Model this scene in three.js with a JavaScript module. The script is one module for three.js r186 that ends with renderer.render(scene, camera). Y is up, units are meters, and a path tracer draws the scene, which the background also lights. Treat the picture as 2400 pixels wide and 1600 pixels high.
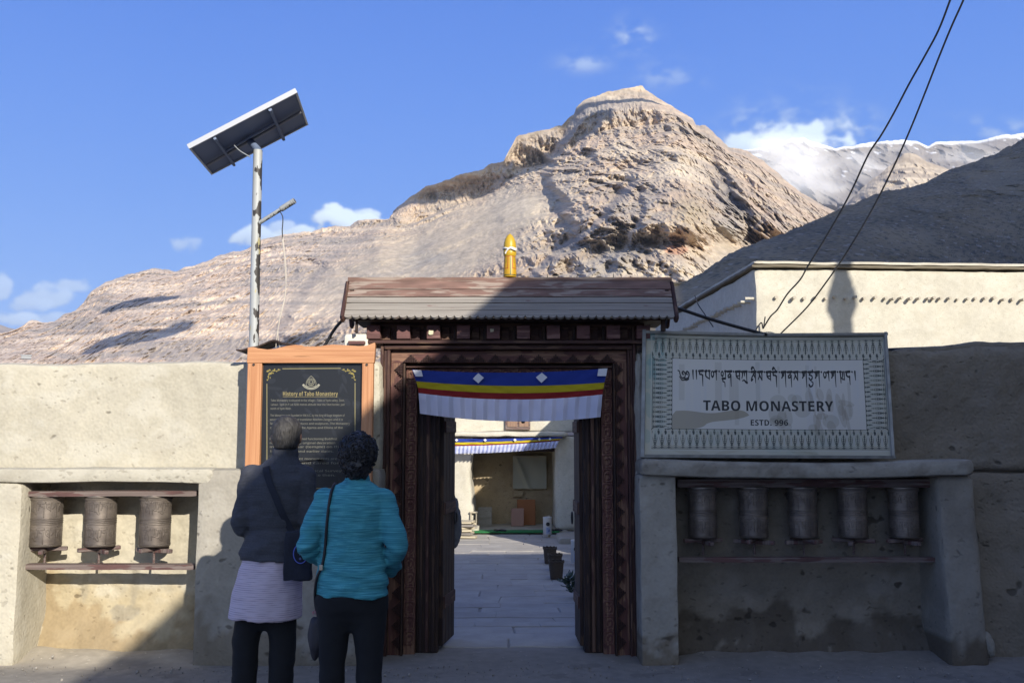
import * as THREE from 'three';
import { RoundedBoxGeometry } from 'three/addons/geometries/RoundedBoxGeometry.js';
import { mergeGeometries, mergeVertices, toCreasedNormals } from 'three/addons/utils/BufferGeometryUtils.js';

// ---------------------------------------------------------------- camera, sun, sky, exposure
const scene = new THREE.Scene();
const EYE = 1.6, PITCH = Math.atan(0.1), FOCAL = 2200;               // metres, radians, photo pixels
const camera = new THREE.PerspectiveCamera(2 * Math.atan(800 / FOCAL) * 180 / Math.PI, 1.5, 0.1, 40000);
camera.position.set(0, EYE, 0); camera.rotation.x = PITCH; scene.add(camera);
const renderer = new THREE.WebGLRenderer({ antialias: true });
renderer.toneMapping = THREE.LinearToneMapping; renderer.toneMappingExposure = 1.58;
renderer.shadowMap.enabled = true;
const RAY = new THREE.Vector3(-0.485, -0.47, -1).normalize();         // the way the sunlight travels
const sun = new THREE.DirectionalLight(new THREE.Color().setRGB(1, 0.925, 0.81), 4.95);
sun.target.position.set(0, 0, -7); sun.position.copy(sun.target.position).addScaledVector(RAY, -60); sun.castShadow = true;
Object.assign(sun.shadow.camera, { left: -40, right: 40, top: 40, bottom: -40, near: 1, far: 200 });
sun.shadow.mapSize.set(4096, 4096);
scene.add(sun, sun.target);
scene.fog = new THREE.FogExp2(new THREE.Color().setRGB(0.72, 0.82, 1.0), 0.000028);           // thin mountain air

// ---------------------------------------------------------------- noise
let seedState = 7;
const seed = (s) => { seedState = s | 0; };
const rnd = () => { seedState = (seedState + 0x6d2b79f5) | 0; let t = Math.imul(seedState ^ (seedState >>> 15), 1 | seedState); t = (t + Math.imul(t ^ (t >>> 7), 61 | t)) ^ t; return ((t ^ (t >>> 14)) >>> 0) / 4294967296; };
const rr = (a, b) => a + (b - a) * rnd();
const PERM = new Uint8Array(512);
seed(11); { const p = [...Array(256).keys()]; for (let i = 255; i > 0; i--) { const j = Math.floor(rnd() * (i + 1)); const t = p[i]; p[i] = p[j]; p[j] = t; } for (let i = 0; i < 512; i++) PERM[i] = p[i & 255]; }
const G3 = [1, 1, 0, -1, 1, 0, 1, -1, 0, -1, -1, 0, 1, 0, 1, -1, 0, 1, 1, 0, -1, -1, 0, -1, 0, 1, 1, 0, -1, 1, 0, 1, -1, 0, -1, -1, 1, 1, 0, -1, 1, 0, 0, -1, 1, 0, -1, -1];
const fade = (t) => t * t * t * (t * (t * 6 - 15) + 10);
function noise(x, y, z, px = 256, py = 256) {                         // gradient noise, about -1..1, repeats after px, py
  const fx = Math.floor(x), fy = Math.floor(y), fz = Math.floor(z), u = x - fx, v = y - fy, w = z - fz;
  const X0 = ((fx % px) + px) % px & 255, X1 = (((fx + 1) % px) + px) % px & 255, Y0 = ((fy % py) + py) % py & 255, Y1 = (((fy + 1) % py) + py) % py & 255, Z0 = fz & 255, Z1 = (fz + 1) & 255;
  const g = (X, Y, Z, a, b, c) => { const h = (PERM[PERM[PERM[X] + Y] + Z] & 15) * 3; return G3[h] * a + G3[h + 1] * b + G3[h + 2] * c; };
  const s = fade(u), t = fade(v), r = fade(w);
  const l = (a, b, k) => a + (b - a) * k;
  return l(l(l(g(X0, Y0, Z0, u, v, w), g(X1, Y0, Z0, u - 1, v, w), s), l(g(X0, Y1, Z0, u, v - 1, w), g(X1, Y1, Z0, u - 1, v - 1, w), s), t),
    l(l(g(X0, Y0, Z1, u, v, w - 1), g(X1, Y0, Z1, u - 1, v, w - 1), s), l(g(X0, Y1, Z1, u, v - 1, w - 1), g(X1, Y1, Z1, u - 1, v - 1, w - 1), s), t), r);
}
const fbm = (x, y, z, o = 4) => { let a = 0.5, f = 1, r = 0; for (let i = 0; i < o; i++) { r += a * noise(x * f, y * f, z * f + i * 17.3); a *= 0.5; f *= 2.03; } return r; };
const ridged = (x, y, z, o = 4) => { let a = 0.5, f = 1, r = 0, w = 1; for (let i = 0; i < o; i++) { let n = 1 - Math.abs(noise(x * f, y * f, z * f + i * 9.1)) * 1.6; n = n < 0 ? 0 : n * n; r += a * n * w; w = Math.min(1, n * 1.6); a *= 0.5; f *= 2.07; } return r; };
const fbmT = (u, v, p, o = 4, z = 0, q = p) => { let a = 0.5, f = 1, r = 0; for (let i = 0; i < o; i++) { r += a * noise(u * p * f, v * q * f, z + i * 17.3, p * f, q * f); a *= 0.5; f *= 2; } return r; };
const clamp = (x, a = 0, b = 1) => Math.min(b, Math.max(a, x));
const sstep = (a, b, x) => { const t = clamp((x - a) / (b - a)); return t * t * (3 - 2 * t); };
const lerp = (a, b, t) => a + (b - a) * t;
const mix3 = (a, b, t) => [lerp(a[0], b[0], t), lerp(a[1], b[1], t), lerp(a[2], b[2], t)];

// a survey of the place from where the photograph was taken: the point that lies on that line of sight, at that distance north
const CP = Math.cos(PITCH), SP = Math.sin(PITCH);
function at(px, py, d) {
  const u = (px - 1200) / FOCAL, v = (800 - py) / FOCAL, z = CP - v * SP;
  return new THREE.Vector3(u * d / z, EYE + (v * CP + SP) * d / z, -d);
}
const slopeOf = (px, py) => { const p = at(px, py, 1); return [p.x, p.y - EYE]; };

// ---------------------------------------------------------------- sky
{
  const W = 4096, H = 2048, data = new Float32Array(W * H * 4);
  // cumulus and wisps: where they stand (as seen from the square), how wide and high, how dense
  const clouds = [
    [810, 518, 92, 30, 1.0, 2], [700, 545, 60, 24, 0.9, 2], [610, 560, 74, 26, 0.8, 1.8], [860, 508, 44, 20, 0.85, 2], [775, 500, 34, 24, 1, 2], [660, 540, 50, 22, 0.6, 1.5],
    [436, 578, 44, 24, 0.5, 1.15], [120, 698, 74, 28, 0.6, 1.25], [165, 672, 50, 18, 0.55, 1.2], [70, 716, 46, 20, 0.5, 1.2], [0, 676, 34, 34, 0.55, 1.4], [45, 752, 100, 20, 0.65, 1.3], [110, 748, 60, 16, 0.5, 1.3],
    [1482, 92, 54, 46, 0.62, 1], [1370, 150, 64, 28, 0.46, 1], [1560, 182, 90, 36, 0.34, 1], [1525, 200, 50, 30, 0.26, 1],
    [1840, 345, 150, 62, 0.95, 1.5], [1790, 350, 70, 50, 0.8, 1.3], [1790, 320, 90, 70, 0.9, 1], [1985, 296, 80, 44, 0.8, 1], [1905, 305, 60, 36, 0.55, 1.15], [1890, 300, 130, 70, 0.6, 1], [2330, 305, 120, 30, 0.5, 1],
  ].map(([px, py, w, h, a, hard]) => { const [x, y] = slopeOf(px, py); return [x, y, w / FOCAL, h / FOCAL, a, hard]; });
  const sx = -RAY.x, sy = -RAY.y, sz = -RAY.z;
  for (let row = 0; row < H; row++) {
    const up = ((row + 0.5) / H - 0.5) * Math.PI, y = Math.sin(up), cu = Math.cos(up);
    for (let col = 0; col < W; col++) {
      const round = ((col + 0.5) / W - 0.5) * 2 * Math.PI, x = Math.cos(round) * cu, z = Math.sin(round) * cu, i = (row * W + col) * 4;
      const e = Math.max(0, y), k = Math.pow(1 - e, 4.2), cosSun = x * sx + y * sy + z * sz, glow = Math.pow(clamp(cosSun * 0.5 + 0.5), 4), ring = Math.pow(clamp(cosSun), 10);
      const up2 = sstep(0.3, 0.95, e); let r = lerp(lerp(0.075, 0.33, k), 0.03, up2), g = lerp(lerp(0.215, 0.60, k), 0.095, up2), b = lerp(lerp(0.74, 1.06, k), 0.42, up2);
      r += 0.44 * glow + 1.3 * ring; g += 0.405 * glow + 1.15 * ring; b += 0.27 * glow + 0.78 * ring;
      if (y < 0) { r = 0.26; g = 0.24; b = 0.22; }
      else if (z < -0.3) {
        const a = x / -z, s = y / -z;
        if (a > -0.66 && a < 0.66 && s < 0.5) {
          let m = 0, lit = 0;
          for (const c of clouds) {
            const dx = (a - c[0]) / c[2], dy = (s - c[1]) / (c[3] * (s < c[1] ? 0.85 : 1.1)), q = dx * dx + dy * dy;
            if (q > 3.2) continue;
            const n = fbm(a * 34 + c[0] * 50, s * 46, 3.1, 6) * 1.35 + fbm(a * 9, s * 12, 8.2, 2) * 0.5;
            const t = c[5] > 1 ? c[4] * sstep(0, 0.55 / c[5] + 0.15, 1 - q * 0.72 + n * 1.15 - 0.18) : c[4] * Math.exp(-q * 1.3) * sstep(-0.35, 0.75, n * 1.6 + fbm(a * 60 + s * 40, s * 130 - a * 30, 5.5, 4));
            if (t > m) m = t;
            lit = Math.max(lit, t * clamp(0.62 + 0.4 * dy + 0.28 * dx + n * 0.5));
          }
          const w = clamp(0.74 + lit * 0.5, 0, 1.15);
          r = lerp(r, 0.86 * w, m); g = lerp(g, 0.89 * w, m); b = lerp(b, 0.98 * w, m);
        }
      }
      data[i] = r * 0.58; data[i + 1] = g * 0.66; data[i + 2] = b * 0.70; data[i + 3] = 1;
    }
  }
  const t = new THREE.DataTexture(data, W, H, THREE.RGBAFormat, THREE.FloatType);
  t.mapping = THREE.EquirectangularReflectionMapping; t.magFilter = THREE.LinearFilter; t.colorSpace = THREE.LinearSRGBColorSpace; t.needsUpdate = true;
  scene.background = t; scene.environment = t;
}

// ---------------------------------------------------------------- textures and materials
const toS = (c) => { c = clamp(c); return Math.round(255 * (c < 0.0031308 ? c * 12.92 : 1.055 * Math.pow(c, 1 / 2.4) - 0.055)); };
function tex(w, h, fn, srgb = true) {                                 // fn(u, v) returns linear rgb, or one value for a bump
  const d = new Uint8Array(w * h * 4);
  for (let y = 0; y < h; y++) for (let x = 0; x < w; x++) {
    const c = fn((x + 0.5) / w, (y + 0.5) / h), i = (y * w + x) * 4;
    if (srgb) { d[i] = toS(c[0]); d[i + 1] = toS(c[1]); d[i + 2] = toS(c[2]); } else d[i] = d[i + 1] = d[i + 2] = Math.round(255 * clamp(c));
    d[i + 3] = 255;
  }
  const t = new THREE.DataTexture(d, w, h);
  t.wrapS = t.wrapT = THREE.RepeatWrapping; t.magFilter = THREE.LinearFilter; t.colorSpace = srgb ? THREE.SRGBColorSpace : THREE.NoColorSpace; t.needsUpdate = true;
  return t;
}
function canvasTex(w, h, draw, srgb = true) {
  const c = document.createElement('canvas'); c.width = w; c.height = h;
  draw(c.getContext('2d'), w, h);
  const t = new THREE.CanvasTexture(c); if (srgb) t.colorSpace = THREE.SRGBColorSpace; t.magFilter = THREE.LinearFilter; t.wrapS = t.wrapT = THREE.RepeatWrapping;
  return t;
}
const TONE = 0.76;                                                     // every colour below was matched by eye at a lower exposure
const std = (o) => new THREE.MeshStandardMaterial({ roughness: 0.9, side: THREE.DoubleSide, ...o, color: (o.color ?? new THREE.Color(1, 1, 1)).clone().multiplyScalar(TONE) });
const rgb = (r, g, b) => new THREE.Color().setRGB(r, g, b);

function texPair(w, h, fn) {                                           // fn(u, v) returns [linear rgb, height]
  const a = new Uint8Array(w * h * 4), b = new Uint8Array(w * h * 4);
  for (let y = 0, i = 0; y < h; y++) for (let x = 0; x < w; x++, i += 4) {
    const [c, k] = fn((x + 0.5) / w, (y + 0.5) / h);
    a[i] = toS(c[0]); a[i + 1] = toS(c[1]); a[i + 2] = toS(c[2]); b[i] = b[i + 1] = b[i + 2] = Math.round(255 * clamp(k)); a[i + 3] = b[i + 3] = 255;
  }
  return [a, b].map((d, k) => { const t = new THREE.DataTexture(d, w, h); t.wrapS = t.wrapT = THREE.RepeatWrapping; t.magFilter = THREE.LinearFilter; t.colorSpace = k ? THREE.NoColorSpace : THREE.SRGBColorSpace; t.needsUpdate = true; return t; });
}
// mud plaster, one repeat = 2.4 m
function plaster(base, dark, light, s, bumpScale = 0.012, pits = 0.42, N = 512) {
  const [map, bumpMap] = texPair(N, N, (u, v) => {
    const n1 = fbmT(u, v, 3, 4, s), n2 = fbmT(u, v, 24, 3, s + 5), n3 = fbmT(u, v, 6, 4, s + 9, 9), pit = fbmT(u, v, 20, 2, s + 31, 28) + 0.3 * n1;
    const grain = noise(u * 130, v * 130, s + 3, 130, 130), speck = noise(u * 52, v * 76, s + 13, 52, 76) + 0.5 * noise(u * 110, v * 150, s + 15, 110, 150);
    let c = base.map((x) => x * (1 + 0.24 * n1 + 0.15 * n2 + 0.10 * grain));
    c = mix3(c, light, 0.34 * sstep(0.06, 0.24, n3 + 0.25 * n2));
    c = mix3(c, dark, 0.30 * sstep(0.12, 0.30, fbmT(u, v, 5, 4, s + 21) + 0.2 * n2));
    c = mix3(c, dark.map((x) => x * 0.8), 0.42 * sstep(0.52, 0.7, speck + 0.5 * n1));
    c = mix3(c, dark.map((x) => x * 0.55), 0.75 * sstep(pits - 0.04, pits + 0.04, pit));
    return [c, 0.55 + 0.28 * n1 + 0.22 * n3 + 0.2 * n2 + 0.13 * grain - 0.2 * sstep(0.52, 0.7, speck + 0.5 * n1) - 0.4 * sstep(pits - 0.06, pits + 0.06, pit)];
  });
  return std({ map, bumpMap, bumpScale, roughness: 0.96 });
}
// weathered wood: grain runs along u; one repeat = 1.6 m x 0.4 m
function wood(base, dark, paint, cover, s, o = {}, W = 640, H = 192) {
  const [map, bumpMap] = texPair(W, H, (u, v) => {
    const n = fbmT(u, v, 2, 4, s, 26) + 0.5 * fbmT(u, v, 4, 2, s + 3, 60), crack = sstep(0.34, 0.42, fbmT(u, v, 3, 2, s + 23, 30));
    let c = mix3(base, dark, clamp(0.45 + 1.5 * n)), f = 0;
    if (paint) { f = sstep(-0.03, 0.05, fbmT(u, v, 6, 4, s + 8, 7) * 0.9 + fbmT(u, v, 3, 3, s + 12, 18) * 0.55 + cover); const k = 0.85 + 0.7 * fbmT(u, v, 8, 3, s + 17); c = mix3(c, paint.map((x) => x * k), f); }
    return [c.map((x) => x * (1 - 0.75 * crack)), 0.5 + 0.35 * n + 0.22 * f - 0.4 * crack];
  });
  return std({ map, bumpMap, bumpScale: 0.006, roughness: 0.75, ...o });
}
const M = {};
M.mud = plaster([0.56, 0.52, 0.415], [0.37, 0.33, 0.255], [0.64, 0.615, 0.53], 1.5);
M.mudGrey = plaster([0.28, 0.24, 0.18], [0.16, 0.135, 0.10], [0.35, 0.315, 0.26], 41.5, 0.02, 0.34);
M.pillar = plaster([0.425, 0.395, 0.33], [0.23, 0.205, 0.165], [0.535, 0.505, 0.435], 77.5, 0.01, 0.36);
M.niche = plaster([0.265, 0.235, 0.19], [0.125, 0.105, 0.08], [0.37, 0.345, 0.30], 97.5, 0.02, 0.36);
M.concrete = plaster([0.50, 0.47, 0.385], [0.33, 0.29, 0.225], [0.62, 0.59, 0.5], 121.5, 0.008, 0.46);
M.whitewash = plaster([0.61, 0.575, 0.475], [0.49, 0.445, 0.345], [0.68, 0.65, 0.56], 151.5, 0.006, 0.56);
M.redWood = wood([0.186, 0.105, 0.068], [0.074, 0.034, 0.025], [0.077, 0.031, 0.026], 0.08, 3);
M.darkWood = wood([0.096, 0.050, 0.029], [0.027, 0.014, 0.011], [0.034, 0.016, 0.014], 0.05, 23);
M.carved = wood([0.320, 0.177, 0.112], [0.136, 0.061, 0.041], [0.150, 0.058, 0.048], 0.05, 33);
M.motif = wood([0.124, 0.062, 0.040], [0.043, 0.021, 0.015], [0.053, 0.021, 0.018], 0.05, 37);
M.roofRed = wood([0.42, 0.335, 0.275], [0.26, 0.19, 0.15], [0.265, 0.155, 0.12], 0.08, 43);
M.roofGrey = wood([0.387, 0.356, 0.310], [0.225, 0.198, 0.171], [0.225, 0.126, 0.108], -0.34, 53);
M.block = wood([0.32, 0.18, 0.155], [0.2, 0.1, 0.09], [0.19, 0.085, 0.08], 0.2, 63);
M.orangeWood = wood([0.66, 0.33, 0.155], [0.50, 0.215, 0.09], null, 0, 73, { roughness: 0.5 });
M.railWood = wood([0.24, 0.19, 0.17], [0.13, 0.09, 0.08], [0.15, 0.075, 0.068], -0.06, 83);
M.palePost = wood([0.62, 0.56, 0.42], [0.45, 0.38, 0.26], null, 0, 93);
M.black = std({ color: rgb(0.012, 0.012, 0.014), roughness: 0.6 });
M.cable = std({ color: rgb(0.02, 0.021, 0.024), roughness: 0.55 });
// ---------------------------------------------------------------- building helpers
const used = new Map();
function numbered(n) { const k = used.get(n) ?? 0; used.set(n, k + 1); return k ? n + '_' + String(k).padStart(3, '0') : n; }
function tag(o, label, category, group, kind) { Object.assign(o.userData, { label, category }); if (group) o.userData.group = group; if (kind) o.userData.kind = kind; return o; }
function thing(name, label, category, p = [0, 0, 0], group, kind) {
  const o = new THREE.Group(); o.name = numbered(name); o.position.set(p.x ?? p[0], p.y ?? p[1], p.z ?? p[2]); scene.add(o);
  return tag(o, label, category, group, kind);
}
// geometry is given in the place's own metres; it is moved into its parent's axes (no parent here is turned)
function part(parent, name, geo, mat, local = false) {
  const geos = [].concat(geo); let g = geos.length > 1 ? mergeGeometries(geos.map((x) => (x.index ? x.toNonIndexed() : x)).map(bare)) : geos[0];
  if (!local) { const p = new THREE.Vector3(); for (let q = parent; q && q !== scene; q = q.parent) p.add(q.position); if (p.lengthSq()) { g = g.clone(); g.translate(-p.x, -p.y, -p.z); } }
  const m = new THREE.Mesh(g, mat); m.name = parent === scene ? numbered(name) : name; m.castShadow = m.receiveShadow = true; parent.add(m);
  return m;
}
function bare(g) { for (const k of Object.keys(g.attributes)) if (!['position', 'normal', 'uv', 'color'].includes(k)) g.deleteAttribute(k); return g; }
function copyOf(o, label, p) { const c = o.clone(); c.name = numbered(o.name.replace(/_\d{3}$/, '')); c.userData = { ...o.userData, label }; c.position.set(p.x ?? p[0], p.y ?? p[1], p.z ?? p[2]); scene.add(c); return c; }
function boxUV(g, along = 'x', su = 1, sv = su, ou = 0, ov = 0) {
  const P = g.attributes.position, N = g.attributes.normal, uv = new Float32Array(P.count * 2), A = 'xyz'.indexOf(along);
  for (let i = 0; i < P.count; i++) {
    const p = [P.getX(i), P.getY(i), P.getZ(i)], n = [Math.abs(N.getX(i)), Math.abs(N.getY(i)), Math.abs(N.getZ(i))];
    const k = n[0] > n[1] && n[0] > n[2] ? 0 : n[1] > n[2] ? 1 : 2;
    let a = A, b; if (a === k) { a = (k + 1) % 3; b = (k + 2) % 3; } else b = 3 - a - k;
    uv[i * 2] = p[a] / su + ou; uv[i * 2 + 1] = p[b] / sv + ov;
  }
  g.setAttribute('uv', new THREE.BufferAttribute(uv, 2)); return g;
}
const woodUV = (g, along) => boxUV(g, along, 1.6, 0.4, rnd(), rnd());
function bx(x0, x1, y0, y1, z0, z1, bev = 0.004) {
  const w = Math.abs(x1 - x0), h = Math.abs(y1 - y0), d = Math.abs(z1 - z0);
  const g = bev > 0 ? new RoundedBoxGeometry(w, h, d, 1, Math.min(bev, 0.45 * Math.min(w, h, d))) : new THREE.BoxGeometry(w, h, d);
  g.translate((x0 + x1) / 2, (y0 + y1) / 2, (z0 + z1) / 2); return g;
}
const wbx = (along, ...a) => woodUV(bx(...a), along);
// a box of hand-laid plaster: fine cells, worn edges, uneven faces; shift(x, y, z) may bend it, tint(x, y, z) may stain it
function lump(x0, x1, y0, y1, z0, z1, { cell = 0.05, amp = 0.012, round = 0.02, freq = 2.2, shift, tint, su = 2.4, ou = 0 } = {}) {
  const n = (a, b) => Math.max(1, Math.min(400, Math.round(Math.abs(b - a) / cell)));
  let g = new THREE.BoxGeometry(x1 - x0, y1 - y0, z1 - z0, n(x0, x1), n(y0, y1), n(z0, z1));
  g.translate((x0 + x1) / 2, (y0 + y1) / 2, (z0 + z1) / 2);
  const P = g.attributes.position, v = new THREE.Vector3(), lo = [x0, y0, z0], hi = [x1, y1, z1];
  boxUV(g, 'x', su, su, ou, ou * 0.37);
  const col = tint && new Float32Array(P.count * 3);
  for (let i = 0; i < P.count; i++) {
    v.fromBufferAttribute(P, i); const q = [v.x, v.y, v.z], o = [...q];
    const near = q.map((c, k) => Math.min(c - lo[k], hi[k] - c)), side = q.map((c, k) => (c - lo[k] < hi[k] - c ? 1 : -1));
    for (let k = 0; k < 3; k++) for (let j = 0; j < 3; j++) if (j !== k && near[k] < 1e-6 && near[j] < round) o[k] += side[k] * (round - near[j]) * (round - near[j]) / round * 0.5;
    const f = freq;
    o[0] += amp * (fbm(q[0] * f, q[1] * f, q[2] * f + 3, 3)); o[1] += amp * (fbm(q[0] * f + 40, q[1] * f, q[2] * f, 3)); o[2] += amp * 1.4 * (fbm(q[0] * f, q[1] * f + 40, q[2] * f, 3) + 0.25 * noise(q[0] * 14, q[1] * 14, q[2] * 14));
    if (shift) { const s = shift(q[0], q[1], q[2]); o[0] += s[0]; o[1] += s[1]; o[2] += s[2]; }
    P.setXYZ(i, o[0], o[1], o[2]);
    if (col) { const c = tint(q[0], q[1], q[2]); col[i * 3] = c[0]; col[i * 3 + 1] = c[1]; col[i * 3 + 2] = c[2]; }
  }
  if (col) g.setAttribute('color', new THREE.BufferAttribute(col, 3));
  g.computeVertexNormals(); return g;
}
function tube(pts, r, seg = 24, rad = 7, closed = false) { return new THREE.TubeGeometry(new THREE.CatmullRomCurve3(pts.map((p) => (p.isVector3 ? p : new THREE.Vector3(...p))), closed), seg, r, rad, closed); }
function bar(a, b, r, rad = 10) { const g = new THREE.CylinderGeometry(r, r, a.distanceTo(b), rad); g.translate(0, a.distanceTo(b) / 2, 0); g.applyQuaternion(new THREE.Quaternion().setFromUnitVectors(new THREE.Vector3(0, 1, 0), b.clone().sub(a).normalize())); g.translate(a.x, a.y, a.z); return g; }
function lathe(pts, seg = 40) { return new THREE.LatheGeometry(pts.map((p) => new THREE.Vector2(...p)), seg); }
function slab(c, t, su = 1, sv = 1) {                                  // a plate with four corners (clockwise from top left, seen from its front) and thickness t behind them
  const n = c[1].clone().sub(c[0]).cross(c[3].clone().sub(c[0])).normalize().multiplyScalar(t), b = c.map((p) => p.clone().add(n));
  const pos = [], uv = [], q = (a, bb, cc, d, U) => { for (const [p, t2] of [[a, 0], [d, 3], [cc, 2], [a, 0], [cc, 2], [bb, 1]]) { pos.push(p.x, p.y, p.z); uv.push(...U[t2]); } };
  const F = [[0, sv], [su, sv], [su, 0], [0, 0]];
  q(c[0], c[1], c[2], c[3], F); q(b[1], b[0], b[3], b[2], F); q(b[0], b[1], c[1], c[0], F); q(c[3], c[2], b[2], b[3], F); q(b[0], c[0], c[3], b[3], F); q(c[1], b[1], b[2], c[2], F);
  const g = new THREE.BufferGeometry(); g.setAttribute('position', new THREE.Float32BufferAttribute(pos, 3)); g.setAttribute('uv', new THREE.Float32BufferAttribute(uv, 2)); g.computeVertexNormals(); return g;
}
// surface of a signed distance field (negative inside) on a grid of cells
function surfaceOf(f, lo, hi, cell, uvOf) {
  const n = [0, 1, 2].map((k) => Math.ceil((hi[k] - lo[k]) / cell) + 1), [nx, ny, nz] = n, F = new Float32Array(nx * ny * nz), id = new Int32Array(nx * ny * nz).fill(-1);
  for (let k = 0, i = 0; k < nz; k++) for (let j = 0; j < ny; j++) for (let a = 0; a < nx; a++, i++) F[i] = f(lo[0] + a * cell, lo[1] + j * cell, lo[2] + k * cell);
  const pos = [], idx = [], at3 = (a, j, k) => a + nx * (j + ny * k);
  for (let k = 0; k < nz - 1; k++) for (let j = 0; j < ny - 1; j++) for (let a = 0; a < nx - 1; a++) {
    let x = 0, y = 0, z = 0, c = 0;
    const E = (p, q, r, s, t, u) => { const A = F[at3(a + p, j + q, k + r)], B = F[at3(a + s, j + t, k + u)]; if (A < 0 !== B < 0) { const w = A / (A - B); x += p + (s - p) * w; y += q + (t - q) * w; z += r + (u - r) * w; c++; } };
    for (const q of [0, 1]) for (const r of [0, 1]) { E(0, q, r, 1, q, r); E(q, 0, r, q, 1, r); E(q, r, 0, q, r, 1); }
    if (c) { id[at3(a, j, k)] = pos.length / 3; pos.push(lo[0] + (a + x / c) * cell, lo[1] + (j + y / c) * cell, lo[2] + (k + z / c) * cell); }
  }
  const quad = (A, B, C, D, flip) => { if (A < 0 || B < 0 || C < 0 || D < 0) return; flip ? idx.push(A, C, B, A, D, C) : idx.push(A, B, C, A, C, D); };
  for (let k = 1; k < nz - 1; k++) for (let j = 1; j < ny - 1; j++) for (let a = 1; a < nx - 1; a++) {
    const s = F[at3(a, j, k)] < 0;
    if (s !== F[at3(a + 1, j, k)] < 0) quad(id[at3(a, j - 1, k - 1)], id[at3(a, j, k - 1)], id[at3(a, j, k)], id[at3(a, j - 1, k)], !s);
    if (s !== F[at3(a, j + 1, k)] < 0) quad(id[at3(a - 1, j, k - 1)], id[at3(a - 1, j, k)], id[at3(a, j, k)], id[at3(a, j, k - 1)], !s);
    if (s !== F[at3(a, j, k + 1)] < 0) quad(id[at3(a - 1, j - 1, k)], id[at3(a, j - 1, k)], id[at3(a, j, k)], id[at3(a - 1, j, k)], !s);
  }
  const g = new THREE.BufferGeometry(); g.setAttribute('position', new THREE.Float32BufferAttribute(pos, 3)); g.setIndex(idx); g.computeVertexNormals();
  const uv = []; for (let i = 0; i < pos.length; i += 3) { const t = uvOf ? uvOf(pos[i], pos[i + 1], pos[i + 2]) : [pos[i], pos[i + 1]]; uv.push(t[0], t[1]); }
  g.setAttribute('uv', new THREE.Float32BufferAttribute(uv, 2)); return g;
}
const capsule = (x, y, z, a, b, ra, rb) => { const bx_ = b[0] - a[0], by = b[1] - a[1], bz = b[2] - a[2], t = clamp(((x - a[0]) * bx_ + (y - a[1]) * by + (z - a[2]) * bz) / (bx_ * bx_ + by * by + bz * bz + 1e-9)); return Math.hypot(x - a[0] - bx_ * t, y - a[1] - by * t, z - a[2] - bz * t) - (ra + (rb - ra) * t); };
const ball = (x, y, z, c, r) => { const k = Math.hypot((x - c[0]) / r[0], (y - c[1]) / r[1], (z - c[2]) / r[2]); return (k - 1) * Math.min(r[0], r[1], r[2]); };
const smin = (a, b, k) => { const h = Math.max(k - Math.abs(a - b), 0) / k; return Math.min(a, b) - h * h * k * 0.25; };

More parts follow.
